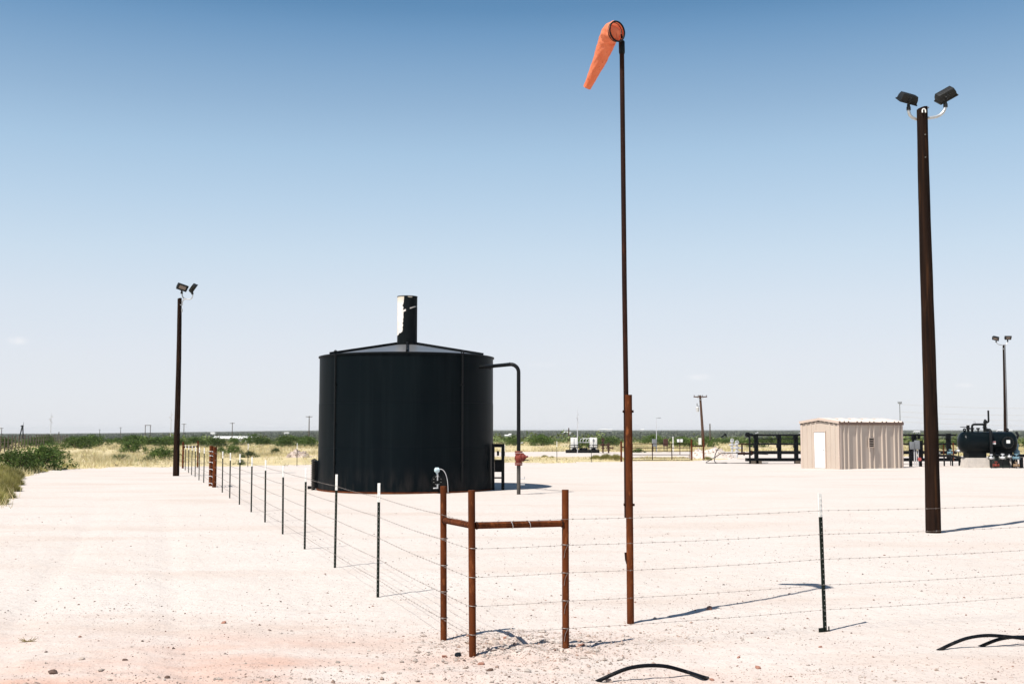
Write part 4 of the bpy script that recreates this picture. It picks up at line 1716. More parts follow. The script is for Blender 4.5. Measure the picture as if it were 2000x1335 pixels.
for pa, pb_ in ((1886, 1921), (1938, 1972)):
    mb = MB()
    w0, w1 = px2m(pa), px2m(pb_)
    mb.box(((w0 + w1) / 2, 0, (zc - rv * .55 + vz(893)) / 2), (w1 - w0, .75, zc - rv * .55 - vz(893)))
    mb.build('saddle', M_black, ves)
    mb = MB()
    z1 = vz(893.2)
    e0 = .12
    a0, a1 = w0 - .05, w1 + .08
    mb.add([(a0 - e0, -.55, -.1), (a1 + e0, -.55, -.1), (a1 + e0, .55, -.1), (a0 - e0, .55, -.1), (a0, -.48, z1), (a1, -.48, z1), (a1, .48, z1), (a0, .48, z1)],
           [(0, 1, 5, 4), (1, 2, 6, 5), (2, 3, 7, 6), (3, 0, 4, 7), (4, 5, 6, 7)])
    mb.build('concrete_pier', M_concrete, ves, smooth=False)


def nozzle(px, ztop, r=.055, fl=.11):
    x_ = px2m(px)
    mb = MB()
    mb.tube([(x_, 0, zt_ - .1), (x_, 0, ztop)], r, 14)
    mb.disc((x_, 0, ztop - .02), (0, 0, 1), fl, .045, 16)
    mb.disc((x_, 0, ztop - .075), (0, 0, 1), fl, .04, 16)
    return mb


mb = MB()
mb.torus((px2m(1885), 0, zt_ + .10), (0, 1, 0), .06, .035, 16, 8)
mb.box((px2m(1885), 0, zt_ + .02), (.13, .06, .14))
mb.build('lifting_lug', M_black, ves)
mb = MB()
mb.torus((px2m(1968.5), 0, zt_ + .10), (0, 1, 0), .06, .035, 16, 8)
mb.box((px2m(1968.5), 0, zt_ + .02), (.13, .06, .14))
mb.build('lifting_lug', M_black, ves)
nb = nozzle(1892, vz(830), .07, .09)
nb.disc((px2m(1892), 0, vz(836)), (0, 0, 1), .10, .12, 14)
nb.tube([(px2m(1892), 0, vz(833.5)), (px2m(1876), -.05, vz(833.3))], .018, 8)
nb.build('nozzle', M_black_pipe, ves)
mb = nozzle(1900, vz(835), .065, .11)
xa_, xb_ = px2m(1900), px2m(1923.5)
zz = vz(828.3)
pts = [(xa_, 0, vz(838))]
for i in range(7):
    t = i / 6 * math.pi / 2
    pts.append((xa_ + .13 * (1 - math.cos(t)), 0, zz - .13 + .13 * math.sin(t)))
for i in range(7):
    t = i / 6 * math.pi / 2
    pts.append((xb_ - .10 + .10 * math.sin(t), -.02, zz - .10 * (1 - math.cos(t))))
pts.append((xb_, -.02, vz(842)))
mb.tube(pts, .06, 14)
mb.build('gooseneck_pipe', M_black_pipe, ves)
mb = MB()
mb.tube([(px2m(1906.5), 0, zz), (px2m(1906.5), 0, vz(822.5))], .014, 6)
mb.tube([(px2m(1902), 0, vz(823)), (px2m(1906.5), 0, vz(822.8))], .018, 6)
mb.build('gauge', M_galv, ves)
nozzle(1911.5, vz(835), .045, .10).build('nozzle', M_black_pipe, ves)
mb = MB()
xd = px2m(1924.5)
mb.tube([(xd, -.02, vz(838)), (xd, -.02, vz(826))], [.09, .09], 14)
mb.disc((xd, -.02, vz(834.5)), (0, 0, 1), .13, .05, 16)
mb.disc((xd, -.02, vz(828.5)), (0, 0, 1), .12, .05, 16)
mb.tube([(xd, -.02, vz(826)), (xd + .05, -.02, vz(821.5)), (xd, -.02, vz(818.5))], [.09, .10, .035], 14)
xs = px2m(1932.3)
pts = [(xd + .03, -.02, vz(824)), (xs - .08, -.02, vz(824.3))]
for i in range(1, 6):
    t = i / 5 * math.pi / 2
    pts.append((xs - .08 + .08 * math.sin(t), -.02, vz(824.3) + .08 * (1 - math.cos(t))))
pts.append((xs + .0, -.02, vz(801)))
mb.tube(pts, [.09, .06] + [.05] * 6, 12)
mb.build('relief_valve', M_black_pipe, ves)
# front downcomer pipe, shell strap and manway
mb = MB()
xq = px2m(1926)
mb.tube([(xq, -.02, zt_ + .1), (xq, -rv + .06, zt_ + .09), (xq, -rv - .04, zt_ + .05), (xq, -rv - .09, zt_ - .06), (xq, -rv - .09, zc), (xq, -rv - .09, -.05)], .085, 12)
mb.build('downcomer', M_black_pipe, ves)
mx_ = px2m(1957)
mb = MB()
mb.disc((mx_, -rv - .02, zc + .0), (0, 1, 0), .27, .22, 32)
mb.disc((mx_, -rv - .12, zc + .0), (0, 1, 0), .33, .06, 32)
mb.disc((mx_, -rv - .18, zc + .0), (0, 1, 0), .33, .05, 32)
mw = mb.build('manway', M_ves, ves)
for i in range(20):
    a = 2 * math.pi * i / 20
    MB().disc((mx_ + .295 * math.cos(a), -rv - .21, zc + .295 * math.sin(a)), (0, 1, 0), .018, .06, 6).build('bolt', M_pipe_grey, mw)
MB().box((mx_ + .01, -rv - .215, zc + .05), (.20, .012, .18)).build('placard', M_sign, mw)
mb = MB()
mb.box((px2m(1933), -rv * .985 - .02, zc - .01), (.18, .012, .17))
pl_ = mb.build('placard', M_sign, ves)
MB().box((px2m(1933), -rv * .985 - .029, zc + .035), (.17, .008, .06)).build('red_print', M_placard_red, pl_)
# front pipe run with valves and legs
zf = vz(888.5)
mb = MB()
mb.tube([(px2m(1929), -1.0, zf), (px2m(2040), -1.0, zf)], .085, 14)
mb.build('header_pipe', M_black_pipe, ves)
for px in (1963, 1978):
    mb = MB()
    x_ = px2m(px)
    mb.box((x_, -1.0, (zf - .09 - .05) / 2), (.17, .12, zf - .09 + .05))
    mb.build('header_leg', M_black, ves)
mb = MB()
mb.box((px2m(1941), -.62, .33), (.95, .5, .66))
mb.build('shaded_pedestal', simple('pedestal_shade_green', (.014, .022, .02), (.02, .028, .025), 5, rough=.5), ves)  # block in a shade colour, standing for the second pedestal in shadow


def small_valve(px, py, Y, m, s=1.0, label='', axis=(1, 0, 0), wheel=True, stand=True):
    c = wp(px, py, Y)
    s *= .8
    t = thing('pipe_valve', label, 'valve', (c.x, Y, 0), 0, 'valves around the separator vessel')
    z_ = c.z
    a = Vector(axis)
    mb = MB()
    mb.tube([Vector((0, 0, z_)) - a * .16 * s, Vector((0, 0, z_)) - a * .08 * s, Vector((0, 0, z_)), Vector((0, 0, z_)) + a * .08 * s, Vector((0, 0, z_)) + a * .16 * s], [.06 * s, .08 * s, .11 * s, .08 * s, .06 * s], 14)
    mb.tube([(0, 0, z_), (0, -.02, z_ + .2 * s)], [.07 * s, .04 * s], 12)
    b = mb.build('body', m, t)
    for sg in (-1, 1):
        MB().disc(Vector((0, 0, z_)) + a * .17 * s * sg, a, .115 * s, .04 * s, 14).build('flange', M_stud if m is M_mast else m, t)
    if wheel:
        mb = MB()
        mb.torus((0, -.02, z_ + .23 * s), (0, -.3, 1), .10 * s, .015 * s, 18, 6)
        mb.tube([(-.1 * s, -.02, z_ + .23 * s), (.1 * s, -.02, z_ + .23 * s)], .012 * s, 6)
        mb.tube([(0, -.02, z_ + .15 * s), (0, -.02, z_ + .25 * s)], .015 * s, 6)
        mb.build('handwheel', m, t)
    if stand:
        mb = MB()
        mb.tube([(0, 0, -.05), (0, 0, z_ - .05)], .035 * s, 8)
        mb.build('stand_pipe', M_black_pipe, t)
    return t


small_valve(1935.5, 894, VY - 1.3, M_mast, 1.0, 'white flanged valve just right of the separator downcomer')
small_valve(1958, 893.5, VY - 1.3, M_mast, 1.05, 'grey white valve under the vessel manway, left of the header legs', (.8, -.6, 0))
small_valve(1971, 891.5, VY - 1.3, M_mast, .8, 'small pale valve between the two black header legs', (1, 0, 0), False)
small_valve(1985, 894, VY - 1.3, M_blue, 1.1, 'pale blue valve below the right end of the vessel', (.7, -.7, 0))
small_valve(1945, 908, VY - 1.3, M_red_valve, 1.0, 'red valve low on the ground beneath the vessel', (1, 0, 0), True, True)
small_valve(1985, 908, VY - 1.3, simple('brass_valve', (.30, .20, .12), (.2, .13, .08), 9, rough=.5), .95, 'brown valve low at the right edge under the vessel', (1, 0, 0), True)
small_valve(1856, 884, 66.5, M_blue, 1.0, 'pale blue valve on low piping left of the vessel', (1, 0, 0))
small_valve(1872, 880, 65.5, M_mast, 1.0, 'white valve beside the left head of the vessel', (.6, -.8, 0))
small_valve(1831, 885, 66.5, M_mast, 1.0, 'white valve cluster directly right of the big light pole', (.8, -.6, 0))

# low pipe run between the rack and the vessel
lr = thing('pipe_run', 'low black pipe on short legs between shed and vessel', 'pipe', (wp(1850, 900, 65.5).x, 65.5, 0))
X3 = lambda px: wp(px, 880, 65.5).x - lr.location.x
Z3 = lambda py: wp(1850, py, 65.5).z
mb = MB()
mb.tube([(X3(1824), 0, Z3(889.5)), (X3(1858), 0, Z3(889.5)), (X3(1876), -.3, Z3(894)), (X3(1890), -.5, Z3(893.5))], .07, 12)
mb.build('pipe', M_black_pipe, lr)
for px, pb_ in ((1843.5, 910), (1859.5, 908.5), (1874.5, 911)):
    MB().tube([(X3(px), -.0, -.05), (X3(px), -.0, Z3(890))], .045, 8).build('leg', M_black_pipe, lr)
mb = MB()
mb.tube([(X3(1847), .3, Z3(889)), (X3(1847), .3, Z3(868))], .035, 8)
mb.tube([(X3(1866), .3, Z3(900)), (X3(1866), .3, Z3(864))], .035, 8)
build_each(mb, 'rusty_riser', M_rust, lr)
tq = thing('blue_regulator', 'pale blue dome topped regulator at the right end of the vessel', 'regulator', (wp(1986, 900, VY - .2).x, VY - .2, 0))
z_ = wp(1986, 884, VY - .2).z
mb = MB()
mb.lathe([(.03, z_ - .15), (.17, z_ - .12), (.17, z_ + .12), (.10, z_ + .16), (.10, z_ + .30), (.13, z_ + .34), (.11, z_ + .50), (.0, z_ + .55)], 20)
mb.build('body', M_blue, tq)
mb = MB()
mb.tube([(0, 0, -.05), (0, 0, z_ - .1)], .04, 8)
mb.tube([(-.02, 0, z_ + .6), (.0, .0, z_ + .75), (.12, 0, z_ + .95), (.06, .1, z_ + 1.15)], .07, 10)
mb.build('stand_pipe', M_black_pipe, tq)

# overhead conductors on the right
for i, (pya, pyb) in enumerate(((789, 794), (803.5, 806.8), (813, 817.3), (822.5, 828))):
    YY = 150 + i
    a, b = wp(1758, pya, YY), wp(2110, pyb + 2, YY)
    mb = MB()
    mb.tube([a.lerp(b, t / 12) - Vector((0, 0, .25 * 4 * t / 12 * (1 - t / 12))) for t in range(13)], .022, 5)
    tag(mb.build('overhead_wire', M_mast, None), ('topmost', 'second from top', 'third from top', 'lowest')[i] + ' of four pale overhead wires right of the shed', 'wire', 'overhead wires on the right')
    mb = None


# ------------------------------------------------------------------ far poles, masts and equipment
def far_pole(px, ptop, Y, label, cross=0.0, r=.14, m=M_olive, xf=False, name='utility_pole', lean=0, pbot=None, cat='utility pole'):
    t = wp(px, ptop, Y)
    z0 = gz1(t.x, Y)
    if pbot is not None:
        z0 = min(z0, wp(px, pbot, Y).z)
    o = thing(name, label, cat, (t.x, Y, z0), 0, 'utility poles on the plain')
    h = t.z - z0
    mb = MB()
    mb.tube([(lean, 0, -.3), (lean * .5, 0, h / 2), (0, 0, h)], [r, r * .85, r * .7], 8)
    mb.build('pole', m, o)
    if cross:
        mb = MB()
        mb.box((0, -r, h - .12 * cross), (cross, .1, .12))
        arm_ = mb.build('crossarm', m, o)
        mb = MB()
        for k in range(4):
            xx = (-.46 + k * .307) * cross
            mb.lathe([(.02, 0), (.06, .04), (.06, .1), (.03, .16)], 8, Matrix.Translation((xx, -r, h - .12 * cross + .06)))
        build_each(mb, 'insulator', M_grey_box, arm_)
        mb = MB()
        for sg in (-1, 1):
            mb.beam((sg * cross * .28, -r - .02, h - .12 * cross), (0, -r, h - .12 * cross - cross * .24), .05, .05)
        build_each(mb, 'arm_brace', M_galv, arm_)
    return o, h


o_, h_ = far_pole(1367.3, 771.5, 128, 'wooden utility pole with crossarm behind the white gravel pile', 1.5, .17, simple('pole_wood_brown', (.11, .06, .04), (.07, .04, .03), 3, (3, 3, .3), .85, .1), lean=.35)
mb = MB()
mb.lathe([(.0, 0), (.16, .02), (.17, .5), (.12, .56), (0, .58)], 14, Matrix.Translation((-.32, -.05, h_ - 1.85)))
mb.build('transformer', M_mast, o_)
mb = MB()
mb.tube([(-.36, -.05, h_ - 1.2), (-.36, -.05, h_ - .9)], .05, 8)
mb.box((-.2, -.05, h_ - 1.2), (.34, .05, .06))
mb.build('fuse_cutout', M_grey_box, o_)
MB().box((-.12, -.22, .75), (.30, .2, .75)).build('meter_box', M_sign, o_)
far_pole(604, 812, 300, 'utility pole with wide crossarm just left of the black tank', 1.7, .16)
far_pole(454, 825, 420, 'utility pole with crossarm midway between left light pole and tank', 1.7, .17)
far_pole(359.5, 827, 420, 'utility pole with crossarm close right of the left light pole', 1.7, .17)
far_pole(236, 834, 620, 'short looking utility pole left of the tall goalpost frame', 1.8, .2)
far_pole(195, 838, 700, 'small distant utility pole between the two left masts, leftmost of two', 1.4, .2)
far_pole(3.5, 835, 420, 'distant utility pole at the far left edge', 1.4, .17)
far_pole(1386.5, 827, 190, 'plain wooden post without arms beside the brown utility pole', 0, .13, M_olive)
far_pole(1110.8, 835, 190, 'plain dark post left of the slim white mast', 0, .12, M_brown)
far_pole(1757, 786, 150, 'thin far pole standing above the right end of the shed roof', .5, .07, M_grey_box)
far_pole(424, 846, 300, 'short stub post on the plain right of the fence braces', 0, .12, M_olive)
# goalpost frame
Y = 420
a, b = wp(284, 830, Y), wp(294, 830, Y)
z0 = gz1(a.x, Y)
t = thing('goalpost_frame', 'dark goalpost shaped pole frame on the left horizon', 'pole frame', ((a.x + b.x) / 2, Y, z0))
w = b.x - a.x
for sg in (-1, 1):
    MB().tube([(sg * w / 2, 0, -.3), (sg * w / 2, 0, a.z - z0)], .13, 8).build('post', M_olive, t)
MB().box((0, 0, a.z - z0 - .02), (w + .5, .2, .22)).build('crossbar', M_olive, t)


def mast(px, ptop, Y, label, arms):
    tpt = wp(px, ptop, Y)
    z0 = gz1(tpt.x, Y)
    o = thing('telemetry_mast', label, 'antenna mast', (tpt.x, Y, z0), 0, 'slim antenna masts')
    h = tpt.z - z0
    k = Y / F
    mb = MB()
    mb.tube([(0, 0, -.3), (0, 0, h * .55), (0, 0, h)], [.85 * k, .7 * k, .3 * k], 8)
    mb.build('mast_pole', M_mast, o)
    for (py, dx, tilt) in arms:
        zz = wp(px, py, Y).z - z0
        mb = MB()
        mb.tube([(-dx * .1 * k, 0, zz), (dx * k, -.1, zz + tilt * k)], .35 * k, 6)
        for q in range(4):
            xx = dx * k * (.3 + .2 * q)
            mb.tube([(xx, -.1, zz - 1.2 * k + tilt * k * .5), (xx, -.1, zz + 1.2 * k + tilt * k * .5)], .22 * k, 5)
        mb.build('antenna', M_mast, o)
    return o


mast(100.3, 805.5, 300, 'slim pale antenna mast on the left plain, nearer the left edge', ((818, -4, 0), (813, 4, 0), (824, 3, 0), (822, -2, 2)))
mast(334.5, 801.5, 300, 'slim pale antenna mast just left of the left light pole', ((815, -4, 0), (809, 4, 0), (820, 3, 0)))
mast(1127.7, 800, 100.5, 'slim pale antenna mast standing among the white chemical tanks', ((817, -2.5, 2), (810, 3, 1), (825, 3, 0), (818, 1, -2)))
o = mast(1281.8, 815, 104, 'thin grey pole with a small lamp arm behind the gate', ())
mb = MB()
zz = wp(1282, 815.6, 104).z - o.location.z
mb.tube([(0, 0, zz - .05), (.12, 0, zz), (.40, -.02, zz)], .02, 6)
mb.box((.30, -.02, zz), (.22, .08, .05))
mb.build('lamp_arm', M_grey_box, o)

# pump jacks
def pumpjack(px, pytop, pybot, Y, label, s, flip=1, nod=.3):
    c = wp(px, pytop, Y)
    zb_ = wp(px, pybot, Y).z
    o = thing('pumpjack', label, 'pump jack', (c.x, Y, zb_), 0, 'pump jacks on the plain')
    h = c.z - zb_
    p = Vector((0, 0, h * .72))
    d = Vector((flip * math.cos(nod), 0, math.sin(nod)))
    L_ = h * .95
    MB().beam(p - d * L_ * .55, p + d * L_ * .55, .14 * h, .13 * h).build('walking_beam', M_black, o)
    q = p + d * L_ * .55
    mb = MB()
    mb.add([q + Vector((0, y_, 0)) + v for y_ in (-.08 * h, .08 * h) for v in (Vector((-.1 * h * flip, 0, .14 * h)), Vector((.10 * h * flip, 0, .12 * h)), Vector((.17 * h * flip, 0, -.1 * h)), Vector((.10 * h * flip, 0, -.3 * h)), Vector((-.05 * h * flip, 0, -.12 * h)))],
           [(0, 1, 2, 3, 4), (9, 8, 7, 6, 5), (0, 5, 6, 1), (1, 6, 7, 2), (2, 7, 8, 3), (3, 8, 9, 4), (4, 9, 5, 0)])
    mb.build('horse_head', M_black, o, smooth=False)
    mb = MB()
    for sx_ in (-1, 1):
        for sy_ in (-1, 1):
            mb.beam((sx_ * .22 * h, sy_ * .16 * h, -.1 * h), p + Vector((sx_ * .02 * h, sy_ * .05 * h, 0)), .05 * h, .05 * h)
    build_each(mb, 'samson_post', M_black, o)
    mb = MB()
    e = p - d * L_ * .45
    mb.beam(e, (e.x, 0, .15 * h), .05 * h, .05 * h)
    mb.disc((e.x + .1 * h * flip, 0, .28 * h), (0, 1, 0), .2 * h, .12 * h, 12)
    mb.box((e.x, 0, .1 * h), (.4 * h, .3 * h, .25 * h))
    mb.build('gear_box', M_black, o)
    mb = MB()
    mb.tube([(q.x + .12 * h * flip, 0, q.z - .3 * h), (q.x + .12 * h * flip, 0, -.05 * h)], .018 * h, 6)
    mb.build('polish_rod', M_mast, o)
    return o


pumpjack(1407, 848.5, 869, 290, 'small black pump jack nodding behind the white gravel pile', 1, 1, .55)
Y = 420
c = wp(44, 830, Y)
zb_ = gz1(c.x, Y)
t = thing('pumpjack', 'dark pump jack seen end on as an A frame on the far left plain', 'pump jack', (c.x, Y, zb_), 0, 'pump jacks on the plain')
h = c.z - zb_
mb = MB()
mb.beam((-1.9, 0, -.2), (0, 0, h), .38, .3)
mb.beam((.75, 0, -.2), (.1, 0, h), .38, .3)
build_each(mb, 'samson_post', M_black, t)
MB().tube([(.25, .2, 0), (.25, .2, h + 1.2)], .07, 6).build('ladder_rail', M_grey_box, t)
MB().box((-3.6, 0, h * .3), (2.4, 1.6, 1.3)).build('engine_house', M_black, t, bevel=.1)
MB().box((-.1, 0, h * .97), (.9, .5, .4)).build('walking_beam', M_black, t)

# chemical skid with two white tanks
KY = 101.0
kx = wp(1138, 884, KY)
sk = thing('chemical_skid', 'black skid carrying pumps and curved pale pipes behind the back fence', 'skid', (kx.x, KY, 0))
X4 = lambda px: wp(px, 870, KY).x - kx.x
Z4 = lambda py: wp(1138, py, KY).z
MB().box((X4(1137.5), 0, Z4(881) - .0), (X4(1170) - X4(1105), 1.0, Z4(877.5) - Z4(884))).build('drip_tray', M_black, sk)
for a, b in ((1112, 1131), (1149, 1167)):
    mb = MB()
    for px in (a, (a + b) / 2, b):
        mb.box((X4(px), -.55, (Z4(868) + Z4(884)) / 2), (.06, .06, Z4(868) - Z4(884)))
    for py in (868.5, 873):
        mb.box((X4((a + b) / 2), -.55, Z4(py)), (X4(b) - X4(a) + .06, .05, .06))
    build_each(mb, 'guard_frame', M_black_pipe, sk)
for k_, px in enumerate((1133, 1138.5, 1144.5, 1150)):
    mb = MB()
    pts = []
    for i in range(9):
        t_ = -.2 + i / 8 * 2.0
        pts.append((X4(px) + .28 - .28 * math.sin(t_), -.1, Z4(860) + .24 * math.cos(t_) - .03))
    mb.tube(pts, .03, 6)
    mb.build('curved_pipe', M_mast, sk)
MB().tube([(X4(1128), -.1, Z4(863.5)), (X4(1152), -.1, Z4(863.5))], .03, 6).build('rail_pipe', M_mast, sk)
for px in (1120, 1134, 1139, 1143, 1158):
    mb = MB()
    mb.tube([(X4(px), -.3, Z4(877.6)), (X4(px), -.3, Z4(874))], [.16, .1], 10)
    mb.disc((X4(px) + .1, -.3, Z4(876)), (1, 0, 0), .1, .2, 10)
    mb.build('pump', M_black, sk)
for pa, pb_, lab in ((1114.7, 1128, 'left white square chemical tank on the black skid'), (1152, 1165.8, 'right white chemical tank with rusty stains on the black skid')):
    c = wp((pa + pb_) / 2, 870, KY)
    t = thing('chemical_tank', lab, 'tank', (c.x, KY, Z4(877.5)), 0, 'white chemical tanks')
    w = wp(pb_, 870, KY).x - wp(pa, 870, KY).x
    h = Z4(854) - Z4(877.5)
    MB().box((0, 0, h / 2), (w, .6, h)).build('tank_body', M_tote, t, bevel=.04)
    mb = MB()
    mb.box((-.02, -.308, h * .62), (.05, .012, h * .6))
    mb.build('sight_strip', M_grey_box, t)
    MB().disc((.05, -.1, h + .03), (0, 0, 1), .1, .06, 12).build('filler_cap', M_black, t)
    if pa > 1150:
        MB().box((.0, -.31, h * .75), (.16, .012, .22)).build('warning_label', M_grey_box, t)

# wellhead bits beyond the back fence
def wellhead(px, pytop, pybot, Y, label, m=M_brown, name='wellhead'):
    c = wp(px, pytop, Y)
    zb_ = wp(px, pybot, Y).z
    o = thing(name, label, 'wellhead', (c.x, Y, zb_))
    h = c.z - zb_
    mb = MB()
    mb.tube([(0, 0, -.1), (0, 0, h)], .07, 8)
    mb.build('casing', m, o)
    for zz in (.35, .6, .85):
        mb = MB()
        mb.disc((0, 0, h * zz), (0, 0, 1), .15, .1, 10)
        mb.build('flange', m, o)
    mb = MB()
    mb.tube([(-.25, 0, h * .55), (.35, 0, h * .55)], .05, 8)
    mb.torus((.38, 0, h * .55), (1, 0, 0), .12, .025, 14, 6)
    mb.torus((0, -.08, h * .95), (0, 1, 0), .12, .025, 14, 6)
    mb.build('valve_wheel', m, o)
    return o


wellhead(1177.5, 856, 884.5, 100, 'brown wellhead with valve wheels right of the chemical tanks')
wellhead(1188.5, 866, 884, 100, 'slim brown wellhead pipe left of the gate brace')
wellhead(1429.5, 858, 881, 92, 'white valve tree between gravel pile and pipe rack', M_mast)
wellhead(1439, 862, 890, 80, 'short pale pipe riser left of the pipe rack end', M_mast, 'pipe_riser')
# cabinets and signs behind the gate
def cabinet(px, pw, pt, pb_, Y, m, label, name='equipment_cabinet', cat='cabinet'):
    c = wp(px, pb_, Y)
    o = thing(name, label, cat, (c.x, Y, c.z))
    w = pw / F * Y
    h = wp(px, pt, Y).z - c.z
    MB().box((0, 0, h * .68), (w, .45, h * .64)).build('cabinet_body', m, o, bevel=.015)
    MB().box((0, -.232, h * .68), (w * .8, .012, h * .54)).build('cabinet_door', m, o)
    for sg in (-1, 1):
        MB().box((sg * w * .36, 0, h * .155), (.06, .06, h * .41)).build('leg', M_pipe_grey, o)
    return o


cabinet(1278.3, 8.5, 857, 880, 103, M_grey_box, 'grey equipment cabinet behind the left of the gate')
cabinet(1300, 8.5, 856.5, 879, 103, M_brown, 'dark brown equipment cabinet behind the middle of the gate')
cabinet(982.5, 8, 868, 889, 88, M_pale_bldg, 'small pale grey cabinet behind the black panel stand')
c = wp(1328, 887, 92)
o = thing('sign_post', 'post carrying two small white sign plates behind the gate', 'sign', (c.x, 92, c.z))
h = wp(1328, 857, 92).z - c.z
MB().tube([(0, 0, -.1), (0, 0, h)], .03, 8).build('post', M_brown, o)
for sx_ in (-.13, .13):
    MB().box((sx_, -.04, h - .12), (.20, .015, .24)).build('sign_plate', M_sign, o)
c = wp(1314.8, 884, 96)
o = thing('marker_post', 'slim white marker post behind the gate, left of the white sign plates', 'marker post', (c.x, 96, c.z))
h = wp(1314.8, 853, 96).z - c.z
MB().tube([(0, 0, -.1), (0, 0, h)], .045, 8).build('post', M_tote, o)
MB().lathe([(.05, h - .02), (.05, h + .03), (0, h + .05)], 10).build('post_cap', M_tote, o)

# far pale buildings
o = thing('long_building', 'long low white roofed building far across the plain, left of tank', 'building', (wp(463, 853, 560).x, 560, gz1(wp(463, 853, 560).x, 560)))
zt_ = wp(463, 853.2, 560).z - o.location.z
w = wp(505, 852, 560).x - wp(420, 852, 560).x
MB().box((0, 0, zt_ * .42), (w, 10, zt_ * .84)).build('wall', M_pale_bldg, o)
MB().add([(-w / 2 - .3, -5.4, zt_ * .84), (w / 2 + .3, -5.4, zt_ * .84), (w / 2 + .3, 0, zt_ + .5), (-w / 2 - .3, 0, zt_ + .5), (w / 2 + .3, 5.4, zt_ * .84), (-w / 2 - .3, 5.4, zt_ * .84)], [(0, 1, 2, 3), (3, 2, 4, 5)]).build('roof', M_white_paint, o)
bproto = None
for i, (px, py, Y, w) in enumerate(((1104, 843.5, 1500, 9), (1108, 844, 1500, 5), (1113, 845, 1500, 7), (990, 849.5, 900, 5), (996, 847.5, 900, 3), (1175, 838.5, 3600, 26), (1183, 838, 3600, 18), (1191, 838.5, 3600, 22), (1254, 838.5, 3600, 16), (1722, 843, 1500, 10), (1790, 842.5, 1600, 12), (1953, 840, 2600, 20), (1972, 839.5, 2600, 15), (416, 845, 1500, 8), (560, 845, 1500, 9))):
    c = wp(px, py, Y)
    z0 = gz1(c.x, Y)
    h = max(1.6, c.z + 1.2 * Y / F - z0)
    w *= .7
    o = thing('far_building', 'tiny pale building far out on the plain', 'building', (c.x, Y, z0), 0, 'tiny pale buildings on the far plain')
    MB().box((0, 0, h * .4 - .5), (w, w * .6, h * .8 + 1)).build('wall', M_pale_bldg, o)
    MB().add([(-w * .53, -w * .35, h * .8), (w * .53, -w * .35, h * .8), (w * .53, 0, h), (-w * .53, 0, h), (w * .53, w * .35, h * .8), (-w * .53, w * .35, h * .8)], [(0, 1, 2, 3), (3, 2, 4, 5)]).build('roof', M_white_paint, o)

# old pasture fence on the left
pf = thing('pasture_fence', 'old post and wire pasture fence receding across the left field', 'fence', (wp(-20, 885, 95).x, 95, 0))
A, B = gp(-24, 885), gp(132, 866.5)
prev = []
for i in range(30):
    t = i / 29
    p = Vector((A.x + (B.x - A.x) * t, A.y + (B.y - A.y) * t, 0))
    p.z = gz1(p.x, p.y)
    mb = MB()
    hh = 1.45 + random.uniform(-.1, .12) + (.5 if i in (24,) else 0)
    mb.tube([(0, 0, -.1), (random.uniform(-.05, .05), 0, hh)], [.065, .055], 6)
    mb.build('post', M_olive, pf, p - Vector(pf.location))
    prev.append(p)
for zz in (.45, .9, 1.3):
    mb = MB()
    mb.tube([p + Vector((0, 0, zz)) - Vector(pf.location) for p in prev], .008, 4)
    mb.build('fence_wire', M_wire, pf)


# ------------------------------------------------------------------ rubble piles and hoses
def heap(name, label, px0, px1, pybase, peaks, depth, m, chunk_n, cat='rubble pile', chunks=M_rock_pale):
    Y = gp((px0 + px1) / 2, pybase).y
    xa, xb = wp(px0, pybase, Y).x, wp(px1, pybase, Y).x
    cx = (xa + xb) / 2
    o = thing(name, label, cat, (cx, Y + depth / 2, 0))
    nx, ny = 90, 40
    gx_, gy_ = np.meshgrid(np.linspace(xa - cx - .3, xb - cx + .3, nx), np.linspace(-depth * .6, depth * .6, ny), indexing='ij')
    z = np.zeros_like(gx_)
    for (px, py, wpx) in peaks:
        pc = wp(px, py, Y + depth * .3)
        w = wpx / F * Y
        rr = np.sqrt(((gx_ - (pc.x - cx)) / w) ** 2 + (gy_ / (depth * .55)) ** 2)
        z = np.maximum(z, pc.z * np.clip(1 - rr, 0, 1) ** .85)
    z = z + np.where(z > .02, fbm(gx_ * 1.8, gy_ * 1.8, 5, 77) * .22, 0) * np.clip(z * 2, 0, 1) - .06
    hf = lambda xx, yy: float(z[int(np.clip((xx - gx_[0, 0]) / (gx_[-1, 0] - gx_[0, 0]) * (nx - 1), 0, nx - 1)), int(np.clip((yy + depth * .6) / (depth * 1.2) * (ny - 1), 0, ny - 1))])
    i = (np.arange(nx - 1)[:, None] * ny + np.arange(ny - 1)[None, :]).ravel()
    raw_obj('heap', np.stack([gx_.ravel(), gy_.ravel(), z.ravel()], 1), np.stack([i, i + ny, i + ny + 1, i + 1], 1), m, True, o)
    mb = MB()
    rr = random.Random(5)
    for k in range(chunk_n):
        xx, yy = rr.uniform(xa - cx, xb - cx), rr.uniform(-depth * .5, depth * .2)
        s = rr.uniform(.04, .13)
        q = Euler((rr.uniform(0, 3), rr.uniform(0, 3), rr.uniform(0, 3)))
        if hf(xx, yy) > -.03 or rr.random() < .3:
            mb.box((xx, yy, hf(xx, yy) + s * .2), (s, s * 1.3, s * .8), q)
    ch = mb.build('clods', chunks, o, smooth=False)
    ch['kind'] = 'stuff'
    return o


heap('caliche_pile', 'pale caliche rubble pile between the gate and the pipe rack', 1349, 1436, 895, ((1398, 868.5, 36), (1366, 874, 26), (1417, 881, 30), (1384, 873, 22)), 3.0, M_cal, 90)
heap('rubble_pile', 'pale broken rubble pile in the dry grass left of the tank', 558, 606, 893, ((578, 874, 18), (592, 876, 13), (568, 880, 12)), 2.0, M_rock_pale, 120, chunks=M_rock_pale)
heap('rubble_pile', 'low pale rubble patch in grass beside the left light pole', 268, 296, 889, ((280, 884, 14),), 1.5, M_rock_pale, 15)


